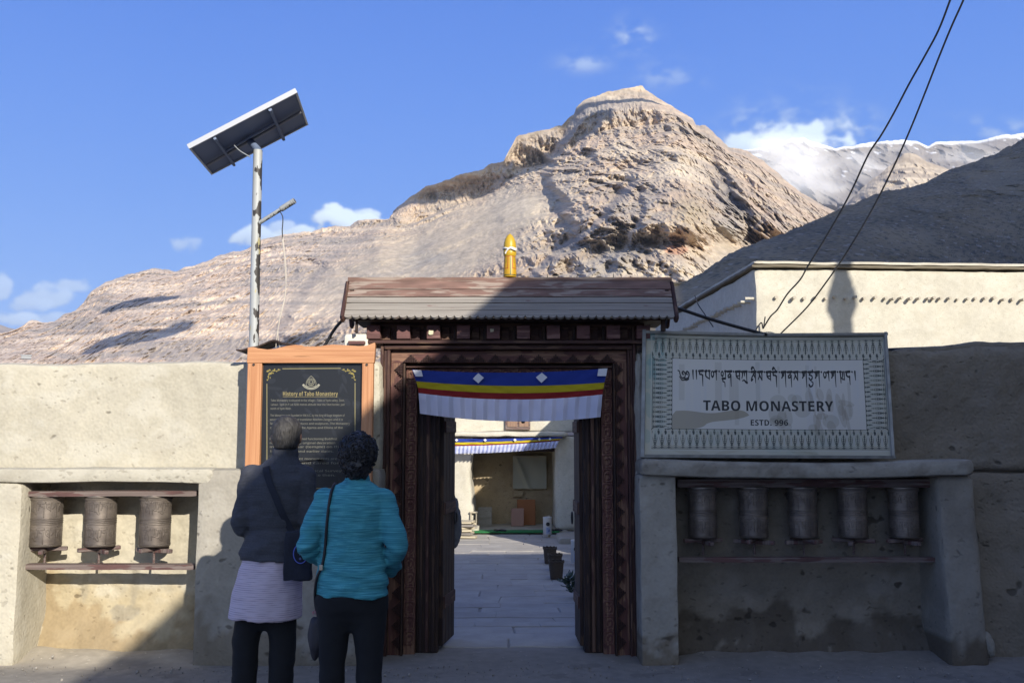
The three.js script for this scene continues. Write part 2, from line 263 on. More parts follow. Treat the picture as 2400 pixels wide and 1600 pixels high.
// ---------------------------------------------------------------- ground, hills and mountains
{
  const M1 = tex(640, 640, (u, v) => {
    const n = fbmT(u, v, 4, 6, 3), m = fbmT(u, v, 32, 3, 7);
    let c = mix3([0.275, 0.255, 0.225], [0.345, 0.32, 0.28], 0.5 + n); c = c.map((x) => x * (1 + 0.3 * m));
    c = mix3(c, [0.20, 0.18, 0.155], 0.6 * sstep(0.2, 0.3, fbmT(u, v, 9, 5, 13) + 0.2 * m));
    return mix3(c, [0.46, 0.43, 0.38], 0.7 * sstep(0.3, 0.36, fbmT(u, v, 60, 2, 19)));
  });
  const B1 = tex(640, 640, (u, v) => 0.5 + 0.5 * fbmT(u, v, 6, 6, 23) + 0.25 * sstep(0.28, 0.4, fbmT(u, v, 60, 2, 19)), false);
  const xs = [], zs = [];
  for (let x = -7; x <= 7; x += 0.07) xs.push(x); for (let k = 0, s = 0.1, x = 7; x < 30000; k++) { x += s; s *= 1.35; xs.push(x); xs.unshift(-x); }
  for (let z = -10; z <= 1; z += 0.07) zs.push(z); for (let s = 0.1, z = 1; z < 30000;) { z += s; s *= 1.35; zs.push(z); } for (let s = 0.1, z = -10; z > -30000;) { z -= s; s *= 1.35; zs.unshift(z); }
  const pos = [], uv = [], idx = [], col = [];
  // earth banked up at the foot of the walls
  const bank = (x, z) => {
    let h = 0;
    h += 0.05 * sstep(-6.75, -7.15, z) * sstep(-3.95, -3.75, x) * sstep(-2.0, -2.5, x) * (1 + 0.8 * noise(x * 3, z * 3, 1));
    h += 0.03 * sstep(-6.6, -7.1, z) * sstep(1.1, 1.4, x) * sstep(3.6, 3.1, x) * (1 + 0.9 * noise(x * 4, z * 4, 5));
    h += 0.04 * sstep(-6.5, -6.95, z) * sstep(2.9, 3.3, x);
    return h;
  };
  for (let j = 0; j < zs.length; j++) for (let i = 0; i < xs.length; i++) {
    const x = xs[i], z = zs[j], near = Math.hypot(x, z + 5) < 9 ? 1 : 0, inside = z < -7.3 && Math.abs(x) < 1.6;
    pos.push(x, near && !inside ? bank(x, z) + 0.006 * fbm(x * 1.6, z * 1.6, 4, 3) + 0.007 * fbm(x * 8, z * 8, 2, 3) - 0.006 : inside ? -0.02 : -0.01, z); uv.push(x / 2.6, z / 2.6);
    const sunlitMud = sstep(-0.08, 0.10, (-6.72 - z) * 0.5 + 0.35 * fbm(x * 3, z * 3, 8, 4)) * sstep(-1.9, -2.3, x) * (z > -7.6 ? 1 : 0); // mud by the niche, with sunlit brightness added to its colour
    col.push(0.94 + 0.62 * sunlitMud, 0.94 + 0.56 * sunlitMud, 0.94 + 0.42 * sunlitMud);
  }
  for (let j = 0; j < zs.length - 1; j++) for (let i = 0; i < xs.length - 1; i++) { const a = j * xs.length + i, b = a + 1, c = a + xs.length, d = c + 1; idx.push(a, c, b, b, c, d); }
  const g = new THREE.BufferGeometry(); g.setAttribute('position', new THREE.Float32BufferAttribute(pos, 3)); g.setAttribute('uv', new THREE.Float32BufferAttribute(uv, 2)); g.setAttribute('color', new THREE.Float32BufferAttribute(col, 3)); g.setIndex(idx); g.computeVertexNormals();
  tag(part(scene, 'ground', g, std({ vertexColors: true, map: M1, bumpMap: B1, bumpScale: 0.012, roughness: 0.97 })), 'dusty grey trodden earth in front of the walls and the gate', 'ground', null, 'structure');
}

// a mountain: a ridge line surveyed as bearings and heights, its own distance, a face that comes down towards the square, rock relief, and a back side
function mountain(name, label, { ridge, far, foot, cols, rows, p = 1.15, relief, color, jag = 0.0012, back = 500, blur = 0.06, sharp = 10, keep, steps }) {
  const R = ridge.map(([px, py]) => slopeOf(px, py)), a0 = R[0][0], a1 = R[R.length - 1][0];
  const edge = (a) => { let s = 0; while (s < R.length - 2 && R[s + 1][0] < a) s++; return lerp(R[s][1], R[s + 1][1], clamp((a - R[s][0]) / (R[s + 1][0] - R[s][0]))); };
  const pos = [], col = [], idx = [], RB = rows + 8;
  const softs = [], crests = [], da = (a1 - a0) / cols;
  for (let i = 0; i <= cols; i++) {
    const a = a0 + da * i; let soft = 0, wt = 0;
    for (let k = -40; k <= 40; k++) { const g = Math.exp(-k * k / 440); soft += g * edge(a + k / 40 * blur); wt += g; }
    softs.push(soft / wt); crests.push(edge(a) + jag * (fbm(a * 90, 3, 7, 3) * 1.6 + noise(a * 420, 9, 2) * 0.35));
  }
  for (let i = 0; i <= cols; i++) {
    const a = a0 + da * i, crest = crests[i], D = far(a), F = foot(a);
    for (let j = 0; j <= RB; j++) {
      let d, y;
      if (j <= rows) {
        const s = j / rows, off = Math.round((1 - s) * 0.09 * noise(a * 34, s * 16, 6) / da), e = lerp(softs[i], crests[Math.min(cols, Math.max(0, i + off))], Math.pow(s, sharp)); y = e * D * Math.pow(s, p); d = lerp(F, D, steps ? steps(s, a, a * lerp(F, D, s), y) : s);
        const wx = a * d, h = y, w = relief(wx, h, d, a, s); // relief pushes the rock outwards, in metres
        const k = (d - w) / d; d -= w; y *= k;
        pos.push(a * d, EYE + y, -d);
        const c = color(wx, h, d + w, a, s, w); col.push(c[0], c[1], c[2]);
      } else {
        const s = (j - rows) / 8; d = D + back * s; y = crest * D * (1 - s * s * 0.9) - back * 0.25 * s; pos.push(a * d, EYE + y, -d); col.push(0.3, 0.26, 0.22);
      }
    }
  }
  if (keep) keep.pos = pos;
  const n = RB + 1;
  for (let i = 0; i < cols; i++) for (let j = 0; j < RB; j++) { const q = i * n + j; idx.push(q, q + n, q + 1, q + 1, q + n, q + n + 1); }
  const g = new THREE.BufferGeometry(); g.setAttribute('position', new THREE.Float32BufferAttribute(pos, 3)); g.setAttribute('color', new THREE.Float32BufferAttribute(col, 3)); g.setIndex(idx); g.computeVertexNormals();
  return tag(part(scene, name, g, std({ vertexColors: true, roughness: 1, flatShading: true })), label, 'mountain', null, 'structure');
}
const jagged = (x, y, z, o) => { let a = 0.5, f = 1, r = 0; for (let i = 0; i < o; i++) { const n = Math.abs(noise(x * f, y * f, z * f + i * 5.7)); r += a * (i % 2 ? n - 0.22 : 0.22 - n) * 2.2; a *= 0.55; f *= 1.93; } return r; };
const MAIN = {}, onMain = (px, py) => { const [a, e] = slopeOf(px, py), P = MAIN.pos; let best = 9, at = 0; for (let i = 0; i < P.length; i += 3) { const d = -P[i + 2], q = (P[i] / d - a) ** 2 + ((P[i + 1] - EYE) / d - e) ** 2; if (q < best) { best = q; at = i; } } return new THREE.Vector3(P[at], P[at + 1], P[at + 2]); };
// soft-edged region of a face, and a step in it (rock right of the line stands forward), both surveyed like the ridges
const region = (px, py, w, h, turn = 0) => { const [x, y] = slopeOf(px, py), c = Math.cos(turn), s = Math.sin(turn), W = w / FOCAL, H = h / FOCAL; return (a, e) => { const dx = a - x, dy = e - y, u = (dx * c + dy * s) / W, v = (-dx * s + dy * c) / H; return Math.exp(-(u * u + v * v)); }; };
const stepLine = (pts, width) => { const q = pts.map(([x, y]) => slopeOf(x, y)).sort((a, b) => a[1] - b[1]), W = width / FOCAL; return (a, e) => { if (e < q[0][1] - 0.03 || e > q[q.length - 1][1] + 0.03) return 0; let i = 0; while (i < q.length - 2 && q[i + 1][1] < e) i++; const x = lerp(q[i][0], q[i + 1][0], clamp((e - q[i][1]) / (q[i + 1][1] - q[i][1]))) + 0.008 * fbm(e * 60, a * 20, 3, 3); return sstep(-0.3 * W, W, a - x) * sstep(q[0][1] - 0.03, q[0][1], e) * sstep(q[q.length - 1][1] + 0.03, q[q.length - 1][1], e); }; };
{
  const rocky = [region(1395, 560, 160, 46, 0.80), region(1450, 480, 100, 60, 0.7), region(1290, 610, 80, 36, 0.9), region(1480, 620, 110, 40), region(1330, 400, 60, 90, 0.5), region(1720, 450, 90, 40, -0.98), region(1760, 520, 60, 40, -0.8), region(1250, 390, 60, 30, 0.55)];
  const block = stepLine([[1344, 262], [1318, 320], [1290, 370], [1268, 410], [1286, 440], [1318, 475], [1312, 500], [1330, 520]], 26), block2 = stepLine([[1476, 428], [1440, 462], [1412, 505], [1352, 552], [1290, 598], [1244, 640], [1205, 690]], 24), block3 = stepLine([[1672, 378], [1700, 420], [1722, 462], [1748, 500], [1790, 545]], 20), notch = stepLine([[1400, 290], [1372, 320], [1366, 345], [1392, 352]], 14), rib = stepLine([[1500, 470], [1506, 500], [1470, 560], [1440, 610], [1400, 660]], 14), lowRib = stepLine([[1860, 470], [1800, 500], [1760, 540]], 12), block4 = stepLine([[922, 508], [850, 552], [782, 592], [736, 640], [690, 700], [650, 760]], 30), leftBlock = stepLine([[1190, 360], [1180, 400], [1150, 440]], 16);
  const scree = [region(1180, 520, 170, 46, 0.60), region(1040, 590, 190, 70, 0.5), region(1700, 590, 48, 62, -0.25), region(850, 650, 240, 60, 0.4)];
  const cream = [region(1600, 400, 70, 42), region(1460, 360, 26, 60), region(1560, 635, 170, 24), region(1250, 470, 120, 90), region(1590, 640, 190, 20)];
  const grey = [region(1560, 480, 120, 26), region(1450, 600, 140, 50, 0.6), region(330, 690, 110, 60), region(720, 610, 120, 30, 0.5), region(1000, 600, 60, 26), region(1700, 560, 60, 80), region(900, 690, 120, 50, 0.5), region(1400, 255, 90, 36)];
  const darkRib = [region(1700, 420, 26, 60, 0.4), region(1745, 470, 30, 50, 0.4), region(1430, 470, 30, 40), region(1350, 560, 60, 26, 0.8)];
  const redSpot = region(1585, 585, 34, 14), greenish = region(1620, 500, 46, 40);
  const sum = (l, a, e) => { let t = 0; for (const f of l) t += f(a, e); return Math.min(1, t); };
  const far = (a) => 2350 + 350 * sstep(0.05, -0.5, a) + 150 * sstep(0.1, 0.35, a);
  mountain('mountain', 'tall bare tan rock mountain with a blunt peak behind the gate roof, falling to the left in bands', {
    ridge: [[-240, 830], [-60, 800], [43, 769], [68, 752], [84, 750], [109, 756], [128, 752], [152, 736], [177, 726], [196, 709], [212, 684], [245, 661], [299, 643], [362, 629], [408, 635], [435, 626], [463, 619], [509, 600], [547, 589], [579, 584], [610, 562], [668, 548], [730, 542], [770, 533], [820, 530], [829, 519], [846, 519], [880, 514], [917, 513], [921, 495], [958, 464], [998, 437], [1052, 421], [1070, 410], [1132, 397], [1145, 385], [1180, 378], [1190, 358], [1211, 321], [1230, 313], [1280, 303], [1316, 294], [1330, 279], [1345, 268], [1351, 250], [1368, 235], [1418, 217], [1460, 208], [1506, 201], [1513, 210], [1540, 227], [1578, 250], [1590, 258], [1624, 279], [1632, 293], [1653, 293], [1689, 325], [1708, 346], [1751, 353], [1781, 374], [1808, 393], [1846, 428], [1885, 455], [1923, 478], [1980, 505], [2060, 550], [2180, 615]],
    far, foot: (a) => 820 + 300 * sstep(0, -0.5, a), cols: 1250, rows: 440, p: 1.1, jag: 0.0016, keep: MAIN,
    steps: (s, a, x, h) => {
      const q = s * 10 + 3.2 * fbm(x / 360, h / 280, 14, 4) + 0.9 * Math.sin(x / 420), fl = Math.floor(q), fr = q - fl, k = (0.10 + 0.4 * sstep(-0.1, 0.3, fbm(x / 200, h / 160, 24, 2))) * sstep(0.02, 0.2, s);
      let t = s + k * (sstep(0.15, 0.98, fr) - fr) / 10;
      const cl = sstep(-0.15, -0.10, a) * sstep(0.19, 0.13, a), lim = 0.90 + 0.02 * fbm(x / 160, 2, 5, 3); // the cliff under the crest
      return lerp(t, Math.min(1, t / lim), cl);
    },
    relief: (x, h, d, a, s) => {
      const e = h / d, fadeTop = sstep(1.0, 0.95, s), sc = sum(scree, a, e), q = 1 - 0.86 * sc, left = sstep(0.02, -0.12, a), rk = sum(rocky, a, e);
      const wx = x + 50 * fbm(x / 260, h / 260, 5, 2), wh = h + 40 * fbm(x / 220 + 9, h / 220, 8, 2), low = sstep(1, 0.55, s);
      const big = fbm(wx / 460, wh / 420, 3.3, 3), mid = ridged((wx + 0.5 * wh) / 170, wh / 260, 8.1, 4) - 0.4, fine = ridged((wx - 0.25 * wh) / 46, wh / 84, 2.2, 4) - 0.4;
      const strata = fbm(x / 420 + 3, (h + 0.10 * x + 26 * fbm(x / 260, h / 260, 1, 2)) / 24, 4, 3), tiny = ridged(x / 13, h / 12, d / 30, 2) - 0.4;
      const crag = jagged((wx + 0.2 * wh) / 30, wh / 70, 61, 4), rubble = jagged(x / 13, h / 19, d / 40, 2), flute = Math.abs(noise(wx / 15, h / 160, 71)) * sstep(0.86, 0.92, s) * sstep(-0.14, -0.11, a);
      let w = 80 * big * (1 - 0.6 * sc) + (56 - 18 * left) * mid * q + (27 - 12 * left + 14 * rk) * fine * q + (5 + 9 * left) * strata * q + (30 + 16 * rk - 16 * left) * crag * q + (17 + 8 * rk) * rubble * q - 11 * flute + (4.5 + 2 * rk) * tiny * (0.3 + 0.7 * q);
      w += rk * 72 * (ridged((wx + 0.7 * wh) / 80, wh / 125, 21, 4) - 0.35);
      w += left * 62 * (ridged((wx + 0.9 * wh) / 300, wh / 420, 44, 3) - 0.4) + left * 14 * (ridged((wx - 0.6 * wh) / 60, wh / 60, 54, 3) - 0.4);
      w += 62 * block4(a, e) + 140 * block(a, e) + 125 * block2(a, e) + 90 * block3(a, e) + 46 * notch(a, e) + 50 * rib(a, e) + 36 * lowRib(a, e) + 30 * leftBlock(a, e);
      return w * fadeTop * sstep(0, 0.1, s);
    },
    color: (x, h, d, a, s, w) => {
      const e = h / d, n = fbm(x / 120, h / 120, d / 300, 4), st = fbm(x / 700, (h + 0.1 * x + 30 * fbm(x / 240, h / 240, 1, 2)) / 22, 4, 3), f = noise(x / 11, h / 9, d / 25);
      let c = mix3([0.467, 0.379, 0.297], [0.387, 0.328, 0.269], clamp(0.5 + 1.3 * n));
      c = mix3(c, [0.546, 0.481, 0.378], 0.7 * sstep(0.06, 0.2, st));
      c = mix3(c, [0.318, 0.296, 0.265], 0.6 * sstep(0.05, 0.2, -st + 0.3 * n));
      const sc = sum(scree, a, e); c = mix3(c, mix3([0.476, 0.419, 0.335], [0.396, 0.359, 0.297], 0.5 + 1.4 * fbm((x - 0.9 * h) / 60, (h + x * 0.5) / 300, 3, 3)), 0.9 * sc);
      c = mix3(c, [0.600, 0.544, 0.435], 0.75 * sum(cream, a, e) * sstep(-0.2, 0.2, n + 0.6 * st + 0.12));
      c = mix3(c, [0.292, 0.290, 0.278], 0.75 * sum(grey, a, e) * sstep(-0.22, 0.12, n));
      c = mix3(c, [0.185, 0.185, 0.184], 0.7 * sum(darkRib, a, e) * sstep(-0.1, 0.15, n + 0.3 * f));
      c = mix3(c, [0.353, 0.304, 0.199], 0.7 * greenish(a, e)); c = mix3(c, [0.484, 0.287, 0.199], 0.85 * sstep(0.35, 0.6, redSpot(a, e) + 0.3 * n));
      const lf = sstep(-0.05, -0.3, a); c = mix3(c, mix3([0.46, 0.385, 0.325], mix3([0.60, 0.52, 0.43], [0.33, 0.30, 0.275], sstep(0.0, -0.14, st)), sstep(0.02, 0.12, Math.abs(st))), 0.8 * lf * (1 - 0.5 * sc));
      const fr = 1 + 0.26 * f + 0.2 * noise(x / 4, h / 4, d / 9); const dim = 1.06 + 0.16 * lf; return [c[0] * fr * 1.1 * dim, c[1] * fr * 1.03 * dim, c[2] * fr * 0.95 * dim];
    },
  });
  mountain('mountain', 'sunlit tan crag between the far snowy range and the dark hillside', {
    ridge: [[1900, 560], [1960, 505], [1982, 484], [2001, 459], [2036, 428], [2066, 405], [2097, 379], [2120, 360], [2133, 358], [2147, 361], [2174, 379], [2219, 394], [2300, 430], [2420, 480]],
    far: () => 3600, foot: () => 2500, cols: 260, rows: 150, p: 1, jag: 0.0012,
    relief: (x, h, d, a, s) => (90 * (ridged((x + 0.5 * h) / 230, h / 300, 6, 4) - 0.35) + 26 * (ridged(x / 60, h / 60, 16, 3) - 0.3) + 18 * fbm(x / 500, h / 24, 3, 3)) * sstep(1, 0.93, s),
    color: (x, h, d) => { const st = fbm(x / 600, h / 26, 4, 3), f = noise(x / 14, h / 11, 3); const c = mix3([0.36, 0.30, 0.24], [0.54, 0.46, 0.36], sstep(-0.15, 0.2, st)); return c.map((v) => v * (1 + 0.3 * f)); },
  });
  mountain('mountain', 'distant grey mountain range with a thin line of snow along its crest', {
    ridge: [[1640, 380], [1730, 352], [1800, 345], [1856, 325], [1883, 322], [1902, 331], [1930, 338], [1959, 348], [1994, 342], [2036, 334], [2070, 331], [2112, 327], [2151, 331], [2177, 343], [2193, 332], [2250, 330], [2304, 330], [2334, 318], [2400, 312], [2520, 318], [2640, 335]],
    far: () => 7600, foot: () => 5200, cols: 340, rows: 160, p: 0.9, jag: 0.0016, back: 1500,
    relief: (x, h, d, a, s) => (280 * (ridged((x + 0.4 * h) / 620, h / 900, 6, 4) - 0.35) + 70 * (ridged(x / 160, h / 190, 16, 3) - 0.3)) * sstep(1, 0.95, s),
    color: (x, h, d, a, s, w, e) => { const n = fbm(x / 260, h / 200, 2, 4), c = mix3([0.22, 0.20, 0.185], [0.29, 0.26, 0.235], 0.5 + n); return mix3(c, [0.70, 0.72, 0.76], Math.max(sstep(0.978, 0.99, s + 0.03 * n), sstep(0.44, 0.5, fbm((x + h) / 120, h / 70, 9, 3) + 0.28 * sstep(0.75, 1, s)))); },
  });
  mountain('mountain', 'low far hazy ridge at the left end of the bare mountain', {
    ridge: [[-420, 770], [-200, 760], [-60, 752], [0, 762], [35, 771], [90, 792], [220, 830], [420, 880]],
    far: () => 5200, foot: () => 3400, cols: 160, rows: 60, p: 1,
    relief: (x, h, d, a, s) => 120 * (ridged(x / 420, h / 400, 6, 3) - 0.35) * sstep(1, 0.93, s),
    color: (x, h) => { const n = fbm(x / 200, h / 100, 2, 3); return mix3([0.34, 0.29, 0.26], [0.28, 0.25, 0.235], 0.5 + n); },
  });
  mountain('hillside', 'dark shaded scrubby hillside rising to the right behind the white building', {
    ridge: [[1380, 760], [1470, 720], [1540, 690], [1577, 662], [1611, 658], [1645, 639], [1684, 612], [1710, 593], [1768, 570], [1825, 551], [1883, 528], [1952, 497], [1998, 478], [2074, 447], [2131, 440], [2170, 428], [2223, 398], [2285, 379], [2334, 360], [2400, 325], [2500, 275], [2700, 190], [2900, 130]],
    far: (a) => 330 + 560 * sstep(0.1, 0.7, a), foot: (a) => 130 + 120 * sstep(0.2, 0.7, a), cols: 620, rows: 240, p: 1, jag: 0.0022, back: 300,
    relief: (x, h, d, a, s) => (30 * (ridged((x - 0.6 * h) / 70, h / 80, 6, 4) - 0.35) + 5.5 * jagged((x - 0.5 * h) / 15, h / 22, 16, 3) + 1.5 * jagged(x / 3, h / 4.5, d / 5, 2)) * sstep(1, 0.94, s) * sstep(0, 0.1, s),
    color: (x, h, d, a, s) => { const n = fbm(x / 40, h / 30, 2, 4), f = noise(x / 2.2, h / 1.6, d / 3), sc = sstep(0.05, 0.25, fbm((x - 0.7 * h) / 60, h / 120, 7, 3)); let c = mix3([0.31, 0.25, 0.155], [0.20, 0.165, 0.105], clamp(0.5 + 1.6 * n)); c = mix3(c, [0.35, 0.29, 0.19], 0.7 * sc); c = mix3(c, [0.07, 0.07, 0.055], 0.8 * sstep(0.16, 0.34, f + 0.3 * n) * (1 - 0.8 * sc)); return mix3(c, [0.42, 0.38, 0.33], 0.7 * sstep(0.42, 0.52, noise(x / 3.1, h / 2.2, 8) + 0.2 * n)); },
  });
  // added unseen mountain behind the camera: it keeps low sun off the near hillside
  const pos = [], idx = [], n = 90;
  for (let j = 0; j <= n; j++) for (let i = 0; i <= n; i++) {
    const x = lerp(60, 1740, i / n), z = lerp(-590, 1090, j / n), r = Math.hypot(x - 900, z - 250) / 838;
    pos.push(x, Math.max(-6, Math.min(1000 * (1 - r), 600 + 60 * (1 - r)) * (1 + 0.10 * fbm(x / 180, z / 180, 3, 4)) + (r < 1 ? 0 : -30)), z);
  }
  for (let j = 0; j < n; j++) for (let i = 0; i < n; i++) { const a = j * (n + 1) + i; idx.push(a, a + n + 1, a + 1, a + 1, a + n + 1, a + n + 2); }
  const g = new THREE.BufferGeometry(); g.setAttribute('position', new THREE.Float32BufferAttribute(pos, 3)); g.setIndex(idx); g.computeVertexNormals();
  tag(part(scene, 'mountain', g, std({ color: rgb(0.3, 0.25, 0.2) })), 'bare unseen mountain added to keep the sun off the near hillside', 'mountain', null, 'structure');
}
// ---------------------------------------------------------------- the walls on both sides of the gate
const X = (px, d, py = 1000) => at(px, py, d).x, Y = (py, d) => at(1200, py, d).y;
const stained = (m) => { const c = m.clone(); c.vertexColors = true; return c; };
{
  const w = thing('plastered_wall', 'cream mud plaster wall with a ledge and a niche of prayer wheels, half in sunshine', 'wall', [X(250, 6.9), 0, -6.95]);
  const top = Y(846, 6.95), led0 = Y(1131, 6.76), led1 = Y(1097, 6.76);
  part(w, 'upper_wall', lump(X(-300, 6.95), X(893, 6.95), led1 - 0.05, top, -7.42, -6.95, { cell: 0.045, amp: 0.02, round: 0.03, shift: (x, y) => [0, y > top - 0.02 ? 0.012 * fbm(x * 3, 2, 1, 3) - 0.012 * sstep(-2.2, -3.6, x) : 0, 0] }), M.mud);
  part(w, 'ledge', lump(X(-300, 6.76), X(503, 6.76), led0, led1, -7.4, -6.76, { cell: 0.04, amp: 0.012, round: 0.016, shift: (x, y) => [0, -0.012 * sstep(-2.6, -2.1, x) * (y < led0 + 0.02 ? 1 : 0), 0] }), M.concrete);
  part(w, 'pillar', lump(X(-300, 6.77), X(42, 6.77, 1300), -0.05, led0 + 0.004, -7.35, -6.775, { cell: 0.05, amp: 0.012, round: 0.02, ou: 0.4 }), M.mud);
  part(w, 'pillar', lump(X(455, 6.77, 1300), X(893, 6.77), -0.05, led1 - 0.006, -7.35, -6.768, { cell: 0.05, amp: 0.01, round: 0.022, ou: 0.8,
    tint: (x, y) => { const n = fbm(x * 4, y * 4, 6, 4); return mix3([1, 1, 1], [0.62, 0.55, 0.46], 0.8 * sstep(0.02, 0.1, n + 0.30 - y * 1.1)); } }), stained(M.pillar));
  part(w, 'niche_back', lump(X(20, 7.2), X(480, 7.2), -0.05, led0 + 0.02, -7.42, -7.2, { cell: 0.018, amp: 0.03, freq: 1.7, ou: 0.2,
    shift: (x, y, z) => [0, 0, z > -7.22 ? 0.03 * Math.exp(-((x + 3.6) ** 2 + (y - 0.1) ** 2) / 0.012) + 0.10 * sstep(0.3, 0.0, y) : 0],
    tint: (x, y) => {
      const n = fbm(x * 3.2, y * 3.2, 2, 5), edge = y - 0.34 - 0.10 * Math.sin(x * 3) + 0.55 * n;
      let c = mix3([1.06, 1.04, 1.0], [0.93, 0.84, 0.68], sstep(0.30, 0.1, edge)); c = mix3(c, [0.72, 0.60, 0.44], sstep(0.06, -0.04, edge + 0.2 * fbm(x * 9, y * 9, 7, 3)));
      const flake = Math.hypot((x + 3.60) / 0.105, (y - 0.12) / 0.13) + 0.5 * fbm(x * 14, y * 14, 4, 3) + (y > 0.18 ? 0.6 : 0); c = mix3(c, [1.1, 1.08, 1.04], sstep(1.02, 0.94, flake));
      const g = Math.hypot((x + 2.9) / 0.11, (y - 0.28) / 0.06) + 0.7 * fbm(x * 12, y * 12, 9, 3); c = mix3(c, [0.66, 0.63, 0.58], 0.8 * sstep(1.0, 0.85, g));
      for (const px of [-3.21, -2.84]) { const s = Math.abs(x - px) / 0.035 + Math.max(0, 0.42 - y) * 9 + 0.8 * fbm(x * 12, y * 12, 3, 3); if (y < 0.62) c = mix3(c, [0.7, 0.67, 0.62], 0.6 * sstep(1.1, 0.6, s)); }
      return c;
    } }), stained(M.mud));
}
{
  const w = thing('plastered_wall', 'grey shaded mud wall with a concrete lintel and a niche of prayer wheels under the name sign', 'wall', [X(1900, 6.9), 0, -7]);
  const y0 = Y(1114, 6.72), y1 = Y(1075, 6.72), top = Y(812, 7.0);
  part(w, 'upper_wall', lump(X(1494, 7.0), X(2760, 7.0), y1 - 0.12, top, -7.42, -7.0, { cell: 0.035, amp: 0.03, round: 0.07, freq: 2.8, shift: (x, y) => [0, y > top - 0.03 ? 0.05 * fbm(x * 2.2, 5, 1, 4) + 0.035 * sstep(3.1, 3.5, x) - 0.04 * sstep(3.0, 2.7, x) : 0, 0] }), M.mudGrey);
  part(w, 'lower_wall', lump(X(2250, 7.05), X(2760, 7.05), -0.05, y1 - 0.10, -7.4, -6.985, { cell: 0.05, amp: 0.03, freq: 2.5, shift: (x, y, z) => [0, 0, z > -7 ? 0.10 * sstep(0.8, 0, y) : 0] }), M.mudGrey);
  part(w, 'niche_back', lump(X(1560, 7.15), X(2300, 7.15), -0.05, y0 + 0.02, -7.41, -7.15, { cell: 0.022, amp: 0.026, freq: 2.4,
    shift: (x, y, z) => [0, 0, z > -7.17 ? 0.10 * sstep(0.25, 0, y + 0.1 * noise(x * 5, 1, 1)) : 0],
    tint: (x, y) => { const n = fbm(x * 3.4, y * 3.4, 12, 5), e = y - 0.20 + 0.5 * n - 0.14 * Math.exp(-((x - 1.95) ** 2) / 0.05); let c = mix3([1.05, 1.03, 1], [0.42, 0.38, 0.34], 0.85 * sstep(0.08, -0.02, e)); c = mix3(c, [1.3, 1.3, 1.28], 0.7 * sstep(0.2, 0.3, fbm(x * 7, y * 7, 31, 3)) * sstep(0.3, 0.05, y)); return mix3(c, [1.2, 1.2, 1.2], 0.6 * sstep(0.22, 0.3, n)); } }), stained(M.niche));
  const damp = (x, y) => mix3([1, 1, 1], [0.5, 0.42, 0.33], 0.8 * sstep(0.0, 0.07, 0.17 - y + 0.3 * fbm(x * 8, y * 8, 6, 4)));
  part(w, 'pillar', lump(X(1501, 6.78, 1300), X(1589, 6.78, 1300), -0.05, y0 + 0.004, -7.35, -6.78, { cell: 0.028, amp: 0.012, round: 0.012, ou: 0.3, tint: damp }), stained(M.pillar));
  part(w, 'pillar', lump(X(2196, 6.78, 1130), X(2286, 6.78, 1130), -0.05, y0 + 0.004, -7.35, -6.78, { cell: 0.04, amp: 0.016, round: 0.03, ou: 1.3, shift: (x, y, z) => { const k = 1 - clamp(y / 1.3); return [0.02 * k, 0, z > -6.9 ? 0.07 * k : 0]; }, tint: (x, y) => mix3([0.8, 0.78, 0.76], [0.38, 0.33, 0.28], sstep(0.0, 0.1, 0.22 - y + 0.35 * fbm(x * 7, y * 7, 16, 4))) }), stained(M.pillar));
  part(w, 'lintel', lump(X(1502, 6.72, 1100), X(2288, 6.72, 1100), y0, y1, -7.3, -6.72, { cell: 0.035, amp: 0.012, round: 0.02, ou: 0.6, shift: (x) => [0, -0.026 * Math.sin(Math.PI * clamp((x - 0.9) / 2.4)), 0],
    tint: (x, y) => mix3([1, 1, 1], [0.66, 0.63, 0.6], 0.8 * sstep(0.05, 0.14, fbm(x * 5, y * 9, 3, 4))) }), stained(M.pillar));
  part(w, 'edge_strip', lump(X(1488.5, 7.02, 900), X(1509, 7.02, 900), -0.05, Y(832, 7.02), -7.38, -6.982, { cell: 0.025, amp: 0.022, freq: 6, round: 0.03, ou: 0.9, shift: (x, y) => [0, y > 2.1 ? 0.05 * noise(x * 30, 1, 1) : 0, 0] }), M.pillar);
}
// rails of the two niches
{
  const rail = (label, px0, px1, d, pyA, pyB, dep, mat, zoff = 0) => {
    const x0 = X(px0, d, pyA), x1 = X(px1, d, pyA), ya = Y(pyB, d), yb = Y(pyA, d);
    const r = thing('wooden_rail', label, 'rail', [(x0 + x1) / 2, ya, -d], 'rails that hold the prayer wheels');
    part(r, 'beam', woodUV(lump(x0, x1, ya, yb, -d - dep, -d, { cell: 0.04, amp: 0.006, round: 0.006 }), 'x'), mat);
    return r;
  };
  rail('upper faded red wooden rail above the sunlit prayer wheels', 41, 461, 6.86, 1150, 1164, 0.10, M.railWood);
  rail('lower greyish wooden rail under the sunlit prayer wheels', 37, 456, 6.88, 1322, 1336, 0.10, M.railWood);
  rail('upper dark wooden rail above the shaded prayer wheels', 1588, 2192, 6.9, 1122, 1143, 0.12, M.railWood);
  rail('lower dull wooden rail under the shaded prayer wheels', 1590, 2200, 6.88, 1306, 1319, 0.08, M.railWood);
}

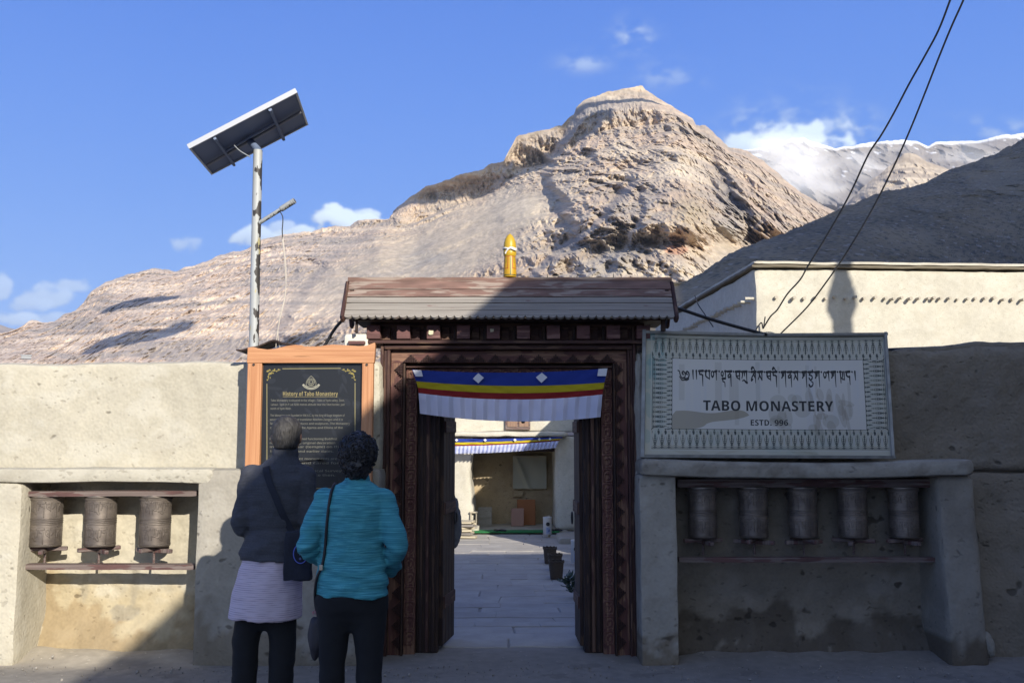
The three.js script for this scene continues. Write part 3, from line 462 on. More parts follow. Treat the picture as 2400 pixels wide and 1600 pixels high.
// ---------------------------------------------------------------- Tibetan letters as pen strokes: [points, start width, end width]
const BAR = (w) => [[[0.02, 0.04], [w, 0.0]], 0.15, 0.17], TAIL = (x, y0, y1) => [[[x, y0], [x + 0.01, (y0 + y1) / 2], [x + 0.03, y1]], 0.11, 0.02];
const GLYPH = {
  head: { w: 1.5, s: [[[[0.0, 0.02], [0.14, 0.08], [0.26, 0.5], [0.5, 0.9], [0.78, 0.78], [0.8, 0.3], [0.6, 0.12], [0.48, 0.3], [0.6, 0.46]], 0.06, 0.1], [[[0.62, 0.85], [0.9, 0.95], [1.2, 0.8], [1.24, 0.3], [1.04, 0.12], [0.92, 0.3], [1.06, 0.46]], 0.1, 0.1], [[[0.2, 0.72], [0.48, 1.12], [0.76, 1.1], [1.0, 1.12], [1.22, 0.98]], 0.05, 0.08]] },
  shad: { w: 0.3, s: [[[[0.12, 0.0], [0.13, 0.5], [0.15, 1.0]], 0.14, 0.02]] },
  dot: { w: 0.18, s: [[[[0.06, 0.02], [0.1, 0.1]], 0.12, 0.03]] },
  da: { w: 0.62, s: [BAR(0.5), [[[0.1, 0.05], [0.12, 0.4], [0.34, 0.42], [0.46, 0.6]], 0.1, 0.1], TAIL(0.44, 0.5, 1.75)] },
  pa: { w: 0.6, s: [BAR(0.2), [[[0.1, 0.05], [0.11, 0.6], [0.22, 0.72], [0.5, 0.9]], 0.12, 0.06], [[[0.42, 0.0], [0.56, 0.0]], 0.14, 0.14], TAIL(0.5, 0.0, 1.0)] },
  la: { w: 0.78, s: [[[[0.06, 0.56], [0.03, 0.3], [0.12, 0.05], [0.28, 0.1], [0.3, 0.5], [0.16, 0.72], [0.1, 0.6]], 0.06, 0.1], [[[0.28, 0.22], [0.4, 0.05], [0.52, 0.1]], 0.06, 0.12], [[[0.56, 0], [0.66, 0]], 0.14, 0.14], TAIL(0.6, 0.0, 1.05)] },
  lda: { w: 0.62, s: [[[[0.05, 0.5], [0.04, 0.2], [0.16, 0.02], [0.26, 0.2], [0.2, 0.6], [0.1, 0.5]], 0.06, 0.09], TAIL(0.5, 0, 0.8), [[[0.46, 0], [0.58, 0]], 0.14, 0.14], [[[0.16, 0.86], [0.5, 0.84]], 0.14, 0.14], [[[0.2, 0.9], [0.24, 1.2], [0.4, 1.26], [0.46, 1.8]], 0.1, 0.03]] },
  na: { w: 0.58, s: [BAR(0.5), [[[0.36, 0.06], [0.3, 0.3], [0.12, 0.48], [0.16, 0.72], [0.34, 0.6], [0.42, 0.44]], 0.08, 0.1], TAIL(0.42, 0.4, 1.75)] },
  ba: { w: 0.62, s: [BAR(0.54), [[[0.12, 0.05], [0.12, 0.56], [0.3, 0.78], [0.5, 0.9]], 0.12, 0.06], TAIL(0.48, 0.02, 1.05), [[[0.14, 0.52], [0.46, 0.5]], 0.06, 0.06]] },
  kra: { w: 0.72, s: [BAR(0.62), [[[0.14, 0.05], [0.1, 0.5], [0.04, 0.8]], 0.1, 0.04], [[[0.34, 0.05], [0.34, 0.5]], 0.1, 0.04], TAIL(0.58, 0.0, 1.2), [[[0.1, 1.08], [0.3, 1.02], [0.46, 1.2], [0.62, 1.3]], 0.05, 0.16]] },
  shi: { w: 0.68, s: [BAR(0.56), [[[0.46, 0.05], [0.3, 0.3], [0.08, 0.8], [0.06, 1.06], [0.2, 0.9]], 0.08, 0.1], [[[0.3, 0.3], [0.46, 0.7]], 0.1, 0.06], TAIL(0.5, 0.05, 1.3), [[[0.1, -0.3], [0.16, -0.5], [0.3, -0.48], [0.44, -0.12]], 0.16, 0.05]] },
  sa: { w: 0.62, s: [BAR(0.54), [[[0.14, 0.05], [0.22, 0.4], [0.06, 0.9]], 0.1, 0.05], [[[0.22, 0.42], [0.5, 1.0]], 0.12, 0.05], TAIL(0.48, 0.02, 0.9)] },
  de: { w: 0.64, s: [BAR(0.5), [[[0.1, 0.05], [0.12, 0.4], [0.34, 0.42], [0.46, 0.6]], 0.1, 0.1], TAIL(0.44, 0.5, 1.75), [[[0.06, -0.3], [0.14, -0.5], [0.42, -0.1]], 0.16, 0.05]] },
  ga: { w: 0.62, s: [BAR(0.52), [[[0.12, 0.05], [0.14, 0.55], [0.06, 0.72]], 0.12, 0.08], [[[0.3, 0.05], [0.28, 0.5]], 0.1, 0.05], TAIL(0.48, 0.02, 1.75)] },
  tsu: { w: 0.66, s: [BAR(0.56), [[[0.34, 0.04], [0.14, 0.36], [0.4, 0.46], [0.44, 0.76], [0.24, 0.96], [0.1, 0.74]], 0.08, 0.1], [[[0.5, 0.0], [0.5, -0.24]], 0.1, 0.05], [[[0.3, 1.1], [0.5, 1.24], [0.44, 1.6], [0.2, 1.72], [0.08, 1.5]], 0.05, 0.12]] },
  kha: { w: 0.62, s: [[[[0.04, 0.02], [0.16, 0.0]], 0.14, 0.14], [[[0.1, 0.05], [0.12, 0.8], [0.12, 1.3]], 0.11, 0.03], [[[0.14, 0.6], [0.34, 0.9], [0.52, 0.86]], 0.05, 0.08], [[[0.34, 0.02], [0.34, 0.7]], 0.1, 0.06], TAIL(0.52, 0, 1.0)] },
  nga: { w: 0.58, s: [BAR(0.46), [[[0.1, 0.05], [0.1, 0.46], [0.3, 0.6], [0.42, 0.62]], 0.12, 0.08], TAIL(0.42, 0.55, 1.5)] },
};
const LINE = 'head shad shad da pa la dot lda na dot ba kra dot shi sa dot ba de dot ga na sa dot ga tsu ga dot la ga dot kha nga dot shad'.split(' ');
function penText(c, words, x, y, size, style) {
  c.fillStyle = style;
  for (const n of words) {
    const g = GLYPH[n];
    for (const [pts, w0, w1] of g.s) {
      const cv = new THREE.CatmullRomCurve3(pts.map((p) => new THREE.Vector3(p[0], p[1], 0))), N = 40;
      for (let i = 0; i <= N; i++) { const p = cv.getPoint(i / N), w = (lerp(w0, w1, i / N) * 1.35 + 0.04) * size * 0.5; c.beginPath(); c.ellipse(x + p.x * size, y + p.y * size, w * 0.75 + 0.6, w * 1.05 + 0.6, 0, 0, 7); c.fill(); }
    }
    x += (g.w + 0.09) * size;
  }
  return x;
}
const textWidth = (words) => words.reduce((s, n) => s + GLYPH[n].w + 0.09, 0);

// ---------------------------------------------------------------- prayer wheels
{
  const emboss = canvasTex(1024, 512, (c, W, H) => {
    c.fillStyle = '#777'; c.fillRect(0, 0, W, H);
    const words = 'da ba ga shi kha kra sa na tsu la'.split(' ');
    for (const y of [70, 330]) { penText(c, [...words, ...words], 6, y, 88 * 0.96, '#fff'); }
    c.fillStyle = '#ddd'; for (const y of [18, 232, 250, 268, 286, 494]) c.fillRect(0, y, W, 8);
    c.fillStyle = '#333'; for (const y of [28, 241, 259, 277, 484]) c.fillRect(0, y, W, 5);
  }, false);
  const tarn = (s, b, d) => tex(256, 256, (u, v) => { const n = fbmT(u, v, 4, 5, s), m = fbmT(u, v, 10, 3, s + 4, 30); return mix3(b, d, clamp(0.5 + 1.6 * n + 0.6 * m)); });
  const bronze = (s, b, d, r) => std({ map: tarn(s, b, d), bumpMap: emboss, bumpScale: 0.02, metalness: 0.5, roughness: r });
  const make = (label, p, drumMat, handMat, h = 0.372, r = 0.112, drop = 0.125) => {
    const w = thing('prayer_wheel', label, 'prayer wheel', p);
    const prof = [[0.004, 0], [r * 0.96, 0], [r, 0.006], [r, 0.02], [r * 0.985, 0.026], [r * 0.985, h * 0.44], [r * 1.012, h * 0.45], [r * 0.985, h * 0.47], [r * 1.012, h * 0.49], [r * 0.985, h * 0.51], [r * 1.012, h * 0.53], [r * 0.985, h * 0.55], [r * 0.985, h * 0.9], [r * 1.06, h * 0.91], [r * 1.07, h * 0.985], [r * 1.03, h], [0.004, h + 0.006]];
    const d = lathe(prof, 48); { const P = d.attributes.position, uv = d.attributes.uv; for (let i = 0; i < P.count; i++) uv.setY(i, clamp(P.getY(i) / h)); }
    part(w, 'drum', d, drumMat, true);
    for (const a of [0.25, 0.25 + Math.PI / 2]) { const g = bx(-0.152, 0.152, -0.036, -0.006, -0.016, 0.016, 0.006); g.rotateY(a); if (a > 1) g.translate(0, -0.012, 0); part(w, 'handle', woodUV(g, 'x'), handMat, true); }
    part(w, 'axle', bar(new THREE.Vector3(0, -drop, 0), new THREE.Vector3(0, -0.02, 0), 0.009), handMat, true);
    part(w, 'pivot', bar(new THREE.Vector3(0, h, 0), new THREE.Vector3(0, h + 0.035, 0), 0.007), std({ color: rgb(0.4, 0.38, 0.35), metalness: 0.8, roughness: 0.4 }), true);
    return w;
  };
  const lit = bronze(3.2, [0.30, 0.255, 0.215], [0.18, 0.15, 0.128], 0.4);
  const names = ['prayer wheel with dented lid beside the sunlit left jamb of the niche', 'sunlit prayer wheel in the middle of the three', 'sunlit prayer wheel of the three that stands nearest the grey-jacketed person'];
  [[105, 7], [232, 7], [361, 7]].forEach(([px], i) => { const b = at(px, 1279, 6.98); const w = make(names[i], b, lit, M.railWood); w.rotation.y = 0.5 * i; w.userData.group = 'prayer wheels in the wall niches'; });
  const n2 = ['dark prayer wheel nearest the gate in the shaded niche', 'dark prayer wheel second from the gate in the shaded niche', 'dark prayer wheel in the middle of the shaded niche', 'dark prayer wheel second from the far pillar of the shaded niche', 'dark prayer wheel nearest the far pillar of the shaded niche'];
  let first;
  [1648, 1768, 1884, 2001, 2121].forEach((px, i) => { const b = at(px, 1259, 6.97); if (!first) { first = make(n2[0], b, lit, M.railWood, 0.37, 0.106); first.userData.group = 'prayer wheels in the wall niches'; } else { copyOf(first, n2[i], b).rotation.y = 0.8 * i; } });
}

// ---------------------------------------------------------------- the gateway
{
  const D = 7.1, gx = (px, py = 860, d = D) => X(px, d, py), gy = (py, d = D) => Y(py, d);
  const g = thing('gateway', 'carved dark red wooden gateway with a small plank roof and open door leaves', 'gateway', [0, 0, -7.1]);
  const jamb = (pxa, pxb, z, mat, topPy, name = 'jamb_moulding', along = 'y') => part(g, name, wbx(along, gx(pxa), gx(pxb), -0.02, gy(topPy), -7.42, z, 0.006), mat);
  // jambs, from the outside inwards
  for (const s of [[893.5, 901, 908.5, 916, 946, 951, 978, 1029, M.carved], [1488, 1481, 1474.5, 1469, 1440, 1435, 1409, 1367, M.carved]]) {
    const o = (a, b) => (a < b ? [a, b] : [b, a]);
    jamb(...o(s[0], s[1]), -7.035, M.redWood, 800); jamb(...o(s[1], s[2]), -7.055, M.redWood, 807); jamb(...o(s[2], s[3]), -7.045, M.redWood, 815);
    jamb(...o(s[3], s[4]), -7.09, M.carved, 826, 'jamb_board'); jamb(...o(s[4], s[5]), -7.06, M.darkWood, 852, 'jamb_bead');
    jamb(...o(s[5], s[6]), -7.115, M.carved, 862, 'jamb_board');
    part(g, 'inner_post', wbx('y', gx(Math.min(s[6], s[7])), gx(Math.max(s[6], s[7])), -0.02, gy(905), -7.44, -7.16, 0.01), M.darkWood);
    // worn fluting on the inner post
    for (let k = 0; k < 3; k++) { const a = gx(lerp(s[6], s[7], 0.22 + k * 0.28)); part(g, 'post_fillet', wbx('y', a - 0.014, a + 0.014, 0.0, gy(909), -7.17, -7.148 + 0.004 * k, 0.006), k === 1 ? M.redWood : M.darkWood); }
  }
  // head: shelf, round bar, carved bands, inner head
  part(g, 'backing_board', wbx('x', gx(905), gx(1476), gy(907), gy(753), -7.44, -7.385, 0.003), M.darkWood);
  part(g, 'shelf', wbx('x', gx(862), gx(1508), gy(808), gy(800), -7.4, -6.995, 0.004), M.redWood);
  part(g, 'beam_stub', wbx('x', gx(822), gx(861), gy(811), gy(803), -7.35, -6.95, 0.006), M.block);
  part(g, 'beam_stub', wbx('x', gx(1490), gx(1513), gy(838), gy(801), -7.35, -7.03, 0.006), M.darkWood);
  const rb = bar(new THREE.Vector3(gx(903), gy(815), -7.05), new THREE.Vector3(gx(1480), gy(815), -7.05), 0.021, 16); woodUV(rb, 'x'); part(g, 'round_bar', rb, M.redWood);
  part(g, 'head_board', wbx('x', gx(917), gx(1468), gy(851), gy(822), -7.4, -7.088, 0.004), M.carved);
  part(g, 'head_bead', wbx('x', gx(947), gx(1439), gy(858), gy(852), -7.4, -7.15, 0.003), M.darkWood);
  part(g, 'head_bead', wbx('x', gx(952), gx(1434), gy(862), gy(858.5), -7.4, -7.075, 0.003), M.redWood);
  part(g, 'head_board', wbx('x', gx(979), gx(1408), gy(905), gy(862.5), -7.4, -7.112, 0.004), M.carved);
  part(g, 'inner_head', wbx('x', gx(979), gx(1408), gy(925), gy(906), -7.44, -7.165, 0.006), M.darkWood);
  // carved stepped pyramids
  const pyramid = (w, h) => { const l = [], R = 5; for (let r = 0; r < R; r++) { const n = (R - r) * 2 - 1, cw = w / (R * 2 - 1), ch = h / R; for (let k = 0; k < n; k++) { const b = new THREE.BoxGeometry(cw * 0.72, ch * 0.7, 0.022); b.translate((k - (n - 1) / 2) * cw, (r + 0.5) * ch, 0.004 + 0.003 * (R - r)); l.push(b); } } const m = mergeGeometries(l); return boxUV(m, 'x', 1.6, 0.4); };
  const pg = pyramid(0.122, 0.062), pgV = [pyramid(0.105, 0.062).rotateZ(Math.PI / 2), pyramid(0.105, 0.062).rotateZ(-Math.PI / 2)];
  const put = (name, geo, mat, x, y, z) => { const m = part(g, name, geo, mat, true); m.position.set(x, y, z + 7.1); return m; };
  for (let k = 0; k < 12; k++) { if (k === 6) { const m = put('carved_pyramid', pg, M.motif, gx(1191), gy(850), -7.086); m.scale.set(0.5, 0.6, 1); } const px = k < 6 ? 964 + k * 39.3 : 1222 + (k - 6) * 40.2; put('carved_pyramid', pg, M.motif, gx(px), gy(850), -7.086); }
  for (let k = 0; k < 18; k++) { const y = gy(866) - 0.118 * k; if (y < 0.08) break; put('carved_pyramid', pgV[0], M.motif, gx(945), y, -7.088); put('carved_pyramid', pgV[1], M.motif, gx(1441), y, -7.088); }
  // carved lotus panels: a rounded frame with a curled petal in it
  const lotus = (() => { const w = 0.034, h = 0.046, q = []; for (let i = 0; i < 20; i++) { const a = i / 20 * Math.PI * 2, c = Math.cos(a), s = Math.sin(a); q.push([Math.sign(c) * w * Math.pow(Math.abs(c), 0.5), Math.sign(s) * h * Math.pow(Math.abs(s), 0.5), 0]); } const o = tube(q, 0.0085, 40, 6, true), p = tube([[-0.018, -0.024, 0], [-0.02, 0.01, 0.004], [-0.006, 0.022, 0.004], [0, 0.006, 0.006], [0.006, 0.022, 0.004], [0.02, 0.01, 0.004], [0.016, -0.022, 0], [0, -0.03, 0]], 0.0065, 30, 6, true); return boxUV(mergeGeometries([o, p].map((x) => x.toNonIndexed())), 'y', 1.6, 0.4); })();
  const lotusH = lotus.clone().rotateZ(Math.PI / 2);
  for (let k = 0; k < 20; k++) { const y = gy(878) - 0.108 * k; if (y < 0.07) break; const worn = k > 9 ? 0.5 : 1; put('carved_lotus', lotus, M.carved, gx(964.5), y, -7.114).scale.z = worn; put('carved_lotus', lotus, M.carved, gx(1422), y, -7.114).scale.z = worn; }
  for (let k = 0; k < 13; k++) put('carved_lotus', lotusH, M.carved, gx(993 + k * 33.4), gy(876), -7.111);
  // frieze of beam ends under the eaves
  part(g, 'frieze_board', wbx('x', gx(866), gx(1512), gy(800), gy(752), -7.38, -7.10, 0.003), M.redWood);
  for (let k = 0; k < 10; k++) {
    const c = 878.5 + k * 69.6; part(g, 'beam_end', wbx('z', gx(c - 15.5), gx(c + 15.5), gy(797.5), gy(766), -7.1, -6.985, 0.005), M.block);
    if (k < 9) { part(g, 'frieze_panel', wbx('x', gx(c + 17), gx(c + 36), gy(797), gy(768), -7.11, -7.075, 0.003), M.redWood); part(g, 'frieze_slot', wbx('y', gx(c + 45), gx(c + 52), gy(798), gy(766), -7.11, -7.06, 0.003), M.darkWood); }
  }
  // roof
  const roof = new THREE.Group(); roof.name = 'roof'; g.add(roof);
  const ridge = [gy(664, 7.03), -7.03], eave = [gy(741, 6.84), -6.84], len = Math.hypot(ridge[0] - eave[0], ridge[1] - eave[1]), ang = Math.atan2(eave[0] - ridge[0], eave[1] - ridge[1]);
  const lay = (geo, flip) => { geo.rotateX(-ang); if (flip) geo.scale(1, 1, -1); geo.translate(0, ridge[0], flip ? ridge[1] - 0.02 : ridge[1]); if (flip && geo.index) { const I = geo.index.array; for (let i = 0; i < I.length; i += 3) { const t = I[i]; I[i] = I[i + 1]; I[i + 1] = t; } } return geo; }; // slope lies along +z before it is turned
  const xa = X(808, 6.85, 700), xb = X(1580, 6.85, 700);
  const planks = [[0, 0.255, M.roofRed, 0.03], [0.26, 0.475, M.roofRed, 0.028], [0.48, 0.655, M.roofGrey, 0.024], [0.66, 0.865, M.roofGrey, 0.021]];
  for (const [a, b, m, up] of planks) { seed(50 + a * 100); part(roof, 'plank', lay(woodUV(lump(xa, xb, up - 0.022, up, a * len, b * len, { cell: 0.05, amp: 0.004, round: 0.004 }), 'x')), m); part(roof, 'plank', lay(woodUV(bx(xa, xb, up - 0.022, up, a * len, b * len, 0.003), 'x'), true), m); }
  { // the lowest plank has a scalloped edge
    const s = new THREE.Shape(), n = 42, w = (xb - xa) / n, y0 = 0.87 * len, y1 = 1.0 * len; s.moveTo(xa, y0); s.lineTo(xa, y1);
    for (let i = 0; i < n; i++) s.absarc(xa + (i + 0.5) * w, y1, w / 2, Math.PI, 0, true);
    s.lineTo(xb, y0); const e = new THREE.ExtrudeGeometry(s, { depth: 0.02, bevelEnabled: false, curveSegments: 7 }); e.rotateX(Math.PI / 2); e.translate(0, 0.019, 0); part(roof, 'scalloped_board', lay(woodUV(e, 'x')), M.roofGrey);
  }
  part(roof, 'ridge_board', wbx('x', X(814, 7.0, 660), X(1576, 7.0, 660), ridge[0] + 0.012, ridge[0] + 0.045, -7.08, -7.01, 0.004), M.roofRed);
  for (const [a, b] of [[-0.03, 0.006], [-0.006, 0.03]].map(([p, q], i) => [(i ? xb : xa) + p, (i ? xb : xa) + q])) for (const f of [false, true]) { const bb = lay(woodUV(lump(a, b, -0.055, 0.045, -0.02, len + 0.05, { cell: 0.03, amp: 0.003, round: 0.02 }), 'z'), f); part(roof, 'barge_board', bb, M.redWood); }
  part(roof, 'soffit', wbx('x', xa + 0.05, xb - 0.05, gy(752) - 0.02, gy(752), -7.4, eave[1] - 0.06, 0.003), M.darkWood);
  part(roof, 'gable', wbx('y', xa + 0.02, xa + 0.05, gy(752), ridge[0] - 0.06, -7.1, -6.95, 0.003), M.darkWood); part(roof, 'gable', wbx('y', xb - 0.05, xb - 0.02, gy(752), ridge[0] - 0.06, -7.1, -6.95, 0.003), M.darkWood);
  part(roof, 'bracket', wbx('y', X(826, 6.8, 760), X(831, 6.8, 760), Y(780, 6.92), Y(748, 6.92), -6.95, -6.91, 0.004), M.darkWood); part(roof, 'bracket', wbx('y', X(1556, 6.8, 760), X(1566, 6.8, 760), Y(776, 6.92), Y(742, 6.92), -6.95, -6.90, 0.004), M.darkWood);
  for (const px of [1284, 1354, 1440, 1458]) part(roof, 'nail', bar(new THREE.Vector3(X(px, 7.0, 660), ridge[0] + 0.04, -7.04), new THREE.Vector3(X(px, 7.0, 660) - 0.003, ridge[0] + 0.075 + 0.01 * (px % 3), -7.04), 0.003, 6), M.black);
  // door leaves, opened inwards
  const leaf = (a, b, h) => {
    const dx = b.x - a.x, dz = b.z - a.z, L = Math.hypot(dx, dz), turn = Math.atan2(-dz, dx), gr = new THREE.Group(); gr.name = 'door_leaf'; g.add(gr); gr.position.set(a.x, 0, a.z + 7.1); gr.rotation.y = turn;
    const n = 4; for (let k = 0; k < n; k++) part(gr, 'plank', woodUV(bx(k * L / n + 0.002, (k + 1) * L / n - 0.002, 0.03, h, -0.02, 0.02, 0.006), 'y'), M.darkWood, true);
    for (const y of [0.3, 1.0, 1.62]) for (const s of [-1, 1]) part(gr, 'rail', woodUV(bx(0.02, L - 0.02, y, y + 0.09, s * 0.021 - 0.012, s * 0.021 + 0.012, 0.005), 'x'), M.redWood, true);
    const ring = new THREE.TorusGeometry(0.045, 0.006, 8, 24); ring.translate(L * 0.8, 0.95, 0.045 * Math.sign(dx || 1)); part(gr, 'handle', ring, M.cable, true);
  };
  leaf(new THREE.Vector3(X(1031, 7.2, 1400), 0, -7.22), new THREE.Vector3(X(1059, 7.62, 1400), 0, -7.62), 1.98);
  leaf(new THREE.Vector3(X(1366, 7.2, 1400), 0, -7.22), new THREE.Vector3(X(1353, 7.62, 1400), 0, -7.62), 1.98);
}
{ // white wall end, the scraps stuck on the beam ends
  const b = thing('wall_end', 'small bright white block of wall between the history board and the gate roof', 'wall', at(835, 812, 7.2));
  part(b, 'masonry', lump(X(806, 7.0, 790), X(864, 7.0, 790), Y(862, 7.0), Y(782, 7.0), -7.4, -6.985, { cell: 0.02, amp: 0.006, round: 0.012 }), std({ color: rgb(0.82, 0.79, 0.68), roughness: 0.95 }));
  const scrap = (label, px, py, d, w) => { const p = at(px, py, d), gq = new THREE.PlaneGeometry(w, w * 0.9, 5, 5), P = gq.attributes.position; for (let i = 0; i < P.count; i++) P.setXYZ(i, P.getX(i) + 0.008 * noise(i * 0.7, px, 1), P.getY(i) + 0.008 * noise(i * 0.9, px, 4), 0.01 * noise(P.getX(i) * 60, P.getY(i) * 60, px)); gq.computeVertexNormals(); const t = thing('paper_scrap', label, 'paper', p, 'paper scraps on the beam ends'); part(t, 'sheet', gq, std({ color: rgb(0.75, 0.68, 0.48) }), true); };
  scrap('crumpled cream paper scrap stuck to the third beam end, in sunshine', 1010, 779, 6.97, 0.034); scrap('small pale paper scrap stuck to the fifth beam end, in shade', 1153, 774, 6.97, 0.026);
}
// ---------------------------------------------------------------- cloth valance over the gate (and the one across the yard)
function valance(name, label, rows, d, bands, fold, pleats, patches, group) {
  // rows: for each horizontal seam [x left, y left, y middle, y right, x right] as surveyed
  const t = thing(name, label, 'cloth', at((rows[0][0] + rows[0][4]) / 2, rows[rows.length - 1][2], d), group);
  const pt = (r, u, off = 0) => { const q = rows[r], px = lerp(q[0], q[4], u), m = q[2] * 2 - (q[1] + q[3]) / 2, py = (1 - u) * (1 - u) * q[1] + 2 * u * (1 - u) * m + u * u * q[3]; return at(px, py, d - off); };
  bands.forEach(([nm, mat], b) => {
    const frill = b === bands.length - 1, n = frill ? pleats * 20 : 90, m = 8, pos = [], uv = [], idx = [];
    for (let i = 0; i <= n; i++) {
      const u = i / n, k = frill ? (u * pleats) % 1 : 0, jag = frill ? 1 + 0.012 * noise(Math.floor(u * pleats * 0.999) * 3.7, 2, 1) : 1;
      for (let j = 0; j <= m; j++) {
        const v = j / m, A = pt(b, u), B = pt(b + 1, u), p = A.clone().lerp(B, v * jag);
        if (frill) { const deep = sstep(0, 0.25, v) * 0.5 + 0.5; p.z += fold * (k < 0.62 ? k / 0.62 : (1 - k) / 0.38) * (4.6 + 1.6 * noise(Math.floor(u * pleats * 0.9999) * 2.3, 1, 7)) * deep + fold * 0.7 * noise(u * 14, v * 2, 5); p.x += 0.004 * noise(u * 22, v * 3, 1) * v; }
        p.z += fold * 1.3 * noise(u * 9 + v * 1.1 + b, v * 0.7 + b * 0.7, 3) + fold * 0.9 * noise(u * 16 - (v + b) * 1.6, 4, 9);
        pos.push(p.x, p.y, p.z); uv.push(u * 1.4, v * 0.2);
      }
    }
    for (let i = 0; i < n; i++) for (let j = 0; j < m; j++) { const a = i * (m + 1) + j; idx.push(a, a + 1, a + m + 1, a + 1, a + m + 2, a + m + 1); }
    const g = new THREE.BufferGeometry(); g.setAttribute('position', new THREE.Float32BufferAttribute(pos, 3)); g.setAttribute('uv', new THREE.Float32BufferAttribute(uv, 2)); g.setIndex(idx); g.computeVertexNormals();
    part(t, nm, g, mat);
  });
  for (const q of patches) part(t, 'white_patch', slab(q.map(([px, py]) => at(px, py, d - fold * 2.2 - 0.012)), 0.003), std({ color: rgb(0.8, 0.81, 0.86) }));
  return t;
}
const weave = tex(256, 256, (u, v) => 0.5 + 0.25 * Math.sin(u * 400) * Math.sin(v * 400) + 0.3 * fbmT(u, v, 12, 3, 3), false);
const cloth = (r, g, b, through = 0.3) => new THREE.MeshPhysicalMaterial({ color: rgb(r, g, b).multiplyScalar(0.85), roughness: 0.95, side: THREE.DoubleSide, transmission: through, thickness: 0, bumpMap: weave, bumpScale: 0.0008, specularIntensity: 0.2 });
M.whiteCloth = cloth(0.66, 0.71, 0.98, 0.45);
M.frill = cloth(0.86, 0.90, 1.12, 0.4); M.frill.roughness = 0.97;  // both white cloths carry the blue of skylight in their colour
const flagBands = [['blue_band', cloth(0.035, 0.065, 0.34, 0.2)], ['yellow_band', cloth(0.62, 0.50, 0.03, 0.25)], ['red_band', cloth(0.30, 0.03, 0.03, 0.2)], ['pleated_frill', M.frill]];
valance('door_valance', 'blue, yellow and red cloth valance with a white pleated frill hung in the carved gateway', [[966, 866, 873, 863, 1424], [975, 893, 904, 896, 1417], [979, 908, 921, 911, 1415], [981, 921, 936, 924, 1412], [984, 969, 987, 977, 1408]], 6.99, flagBands, 0.006, 16,
  [[[967, 867], [987, 867], [991, 882], [974, 882]], [[1121, 874], [1134, 885], [1121, 898], [1108, 887]], [[1270, 873], [1283, 884], [1269, 897], [1256, 884]], [[1403, 864], [1424, 863], [1421, 881], [1400, 881]]]);
{ // dark clapper hanging under the valance
  const p = at(1226, 992, 7.2), t = thing('hanging_bell', 'small dark bell hanging just below the white frill of the valance', 'bell', p);
  part(t, 'bell', lathe([[0.002, 0.0], [0.012, 0.002], [0.014, 0.012], [0.022, 0.02], [0.026, 0.04], [0.03, 0.05], [0.02, 0.07], [0.004, 0.075]], 20), M.cable, true);
  part(t, 'cord', bar(new THREE.Vector3(0, 0.07, 0), new THREE.Vector3(0, 0.26, 0), 0.004, 6), M.cable, true);
}
// ---------------------------------------------------------------- finial on the roof ridge
{
  const y0 = Y(664, 7.03) + 0.044, p = [X(1195, 7.0, 620), y0, -7.045], k = 0.325;
  const t = thing('roof_finial', 'yellow painted finial with a pointed top and a white scarf on the gate roof', 'finial', p);
  const paint = canvasTex(512, 256, (c, W, H) => {
    c.fillStyle = '#c89a16'; c.fillRect(0, 0, W, H); c.fillStyle = '#d3a51c'; for (let i = 0; i < 60; i++) c.fillRect((i * 97) % W, (i * 53) % H, 30, 3);
    const L = (col, w, pts) => { c.strokeStyle = col; c.lineWidth = w; c.beginPath(); pts.forEach(([x, y], i) => (i ? c.lineTo(x, y) : c.moveTo(x, y))); c.stroke(); };
    for (let o = 0; o < W; o += 128) { L('#1f5a32', 9, [[o + 8, 6], [o + 8, 225]]); L('#a02c14', 7, [[o + 34, 4], [o + 34, 150], [o + 100, 150], [o + 100, 4]]); L('#7d7f1c', 5, [[o + 56, 4], [o + 56, 80], [o + 78, 80], [o + 78, 4]]); }
    L('#24482a', 9, [[0, 228], [W, 228]]); L('#a8381a', 8, [[0, 6], [W, 6]]);
  });
  const yel = std({ color: rgb(0.62, 0.40, 0.022), roughness: 0.42 });
  const b = lathe([[0.002, 0], [0.047, 0], [0.049, 0.01], [0.0505, 0.03], [0.049, 0.08], [0.044, 0.15], [0.0425, 0.165]], 40); { const P = b.attributes.position, uv = b.attributes.uv; for (let i = 0; i < P.count; i++) uv.setY(i, P.getY(i) / 0.165); }
  part(t, 'body', b, std({ map: paint, roughness: 0.45 }), true);
  part(t, 'collar', lathe([[0.0425, 0.163], [0.047, 0.172], [0.0505, 0.19], [0.048, 0.208], [0.044, 0.218]], 40), yel, true);
  part(t, 'pointed_top', lathe([[0.044, 0.214], [0.047, 0.226], [0.048, 0.245], [0.045, 0.272], [0.036, 0.302], [0.022, 0.325], [0.008, 0.338], [0.0015, 0.342]], 40), yel, true);
  const ring = []; for (let i = 0; i < 26; i++) { const a = i / 26 * 6.2832; ring.push([Math.sin(a) * 0.049, 0.222 + 0.003 * Math.sin(a * 5), Math.cos(a) * 0.049]); }
  const sc = [tube(ring, 0.0075, 60, 7, true), tube([[0.004, 0.222, 0.052], [-0.012, 0.212, 0.058], [-0.03, 0.19, 0.052], [-0.034, 0.178, 0.05]], 0.0065, 16, 6), tube([[0.004, 0.222, 0.052], [0.016, 0.214, 0.057], [0.034, 0.208, 0.05], [0.05, 0.205, 0.04]], 0.005, 16, 6), new THREE.SphereGeometry(0.011, 12, 8).translate(0.004, 0.221, 0.053)];
  part(t, 'scarf', sc, std({ color: rgb(0.85, 0.84, 0.8) }), true);
}
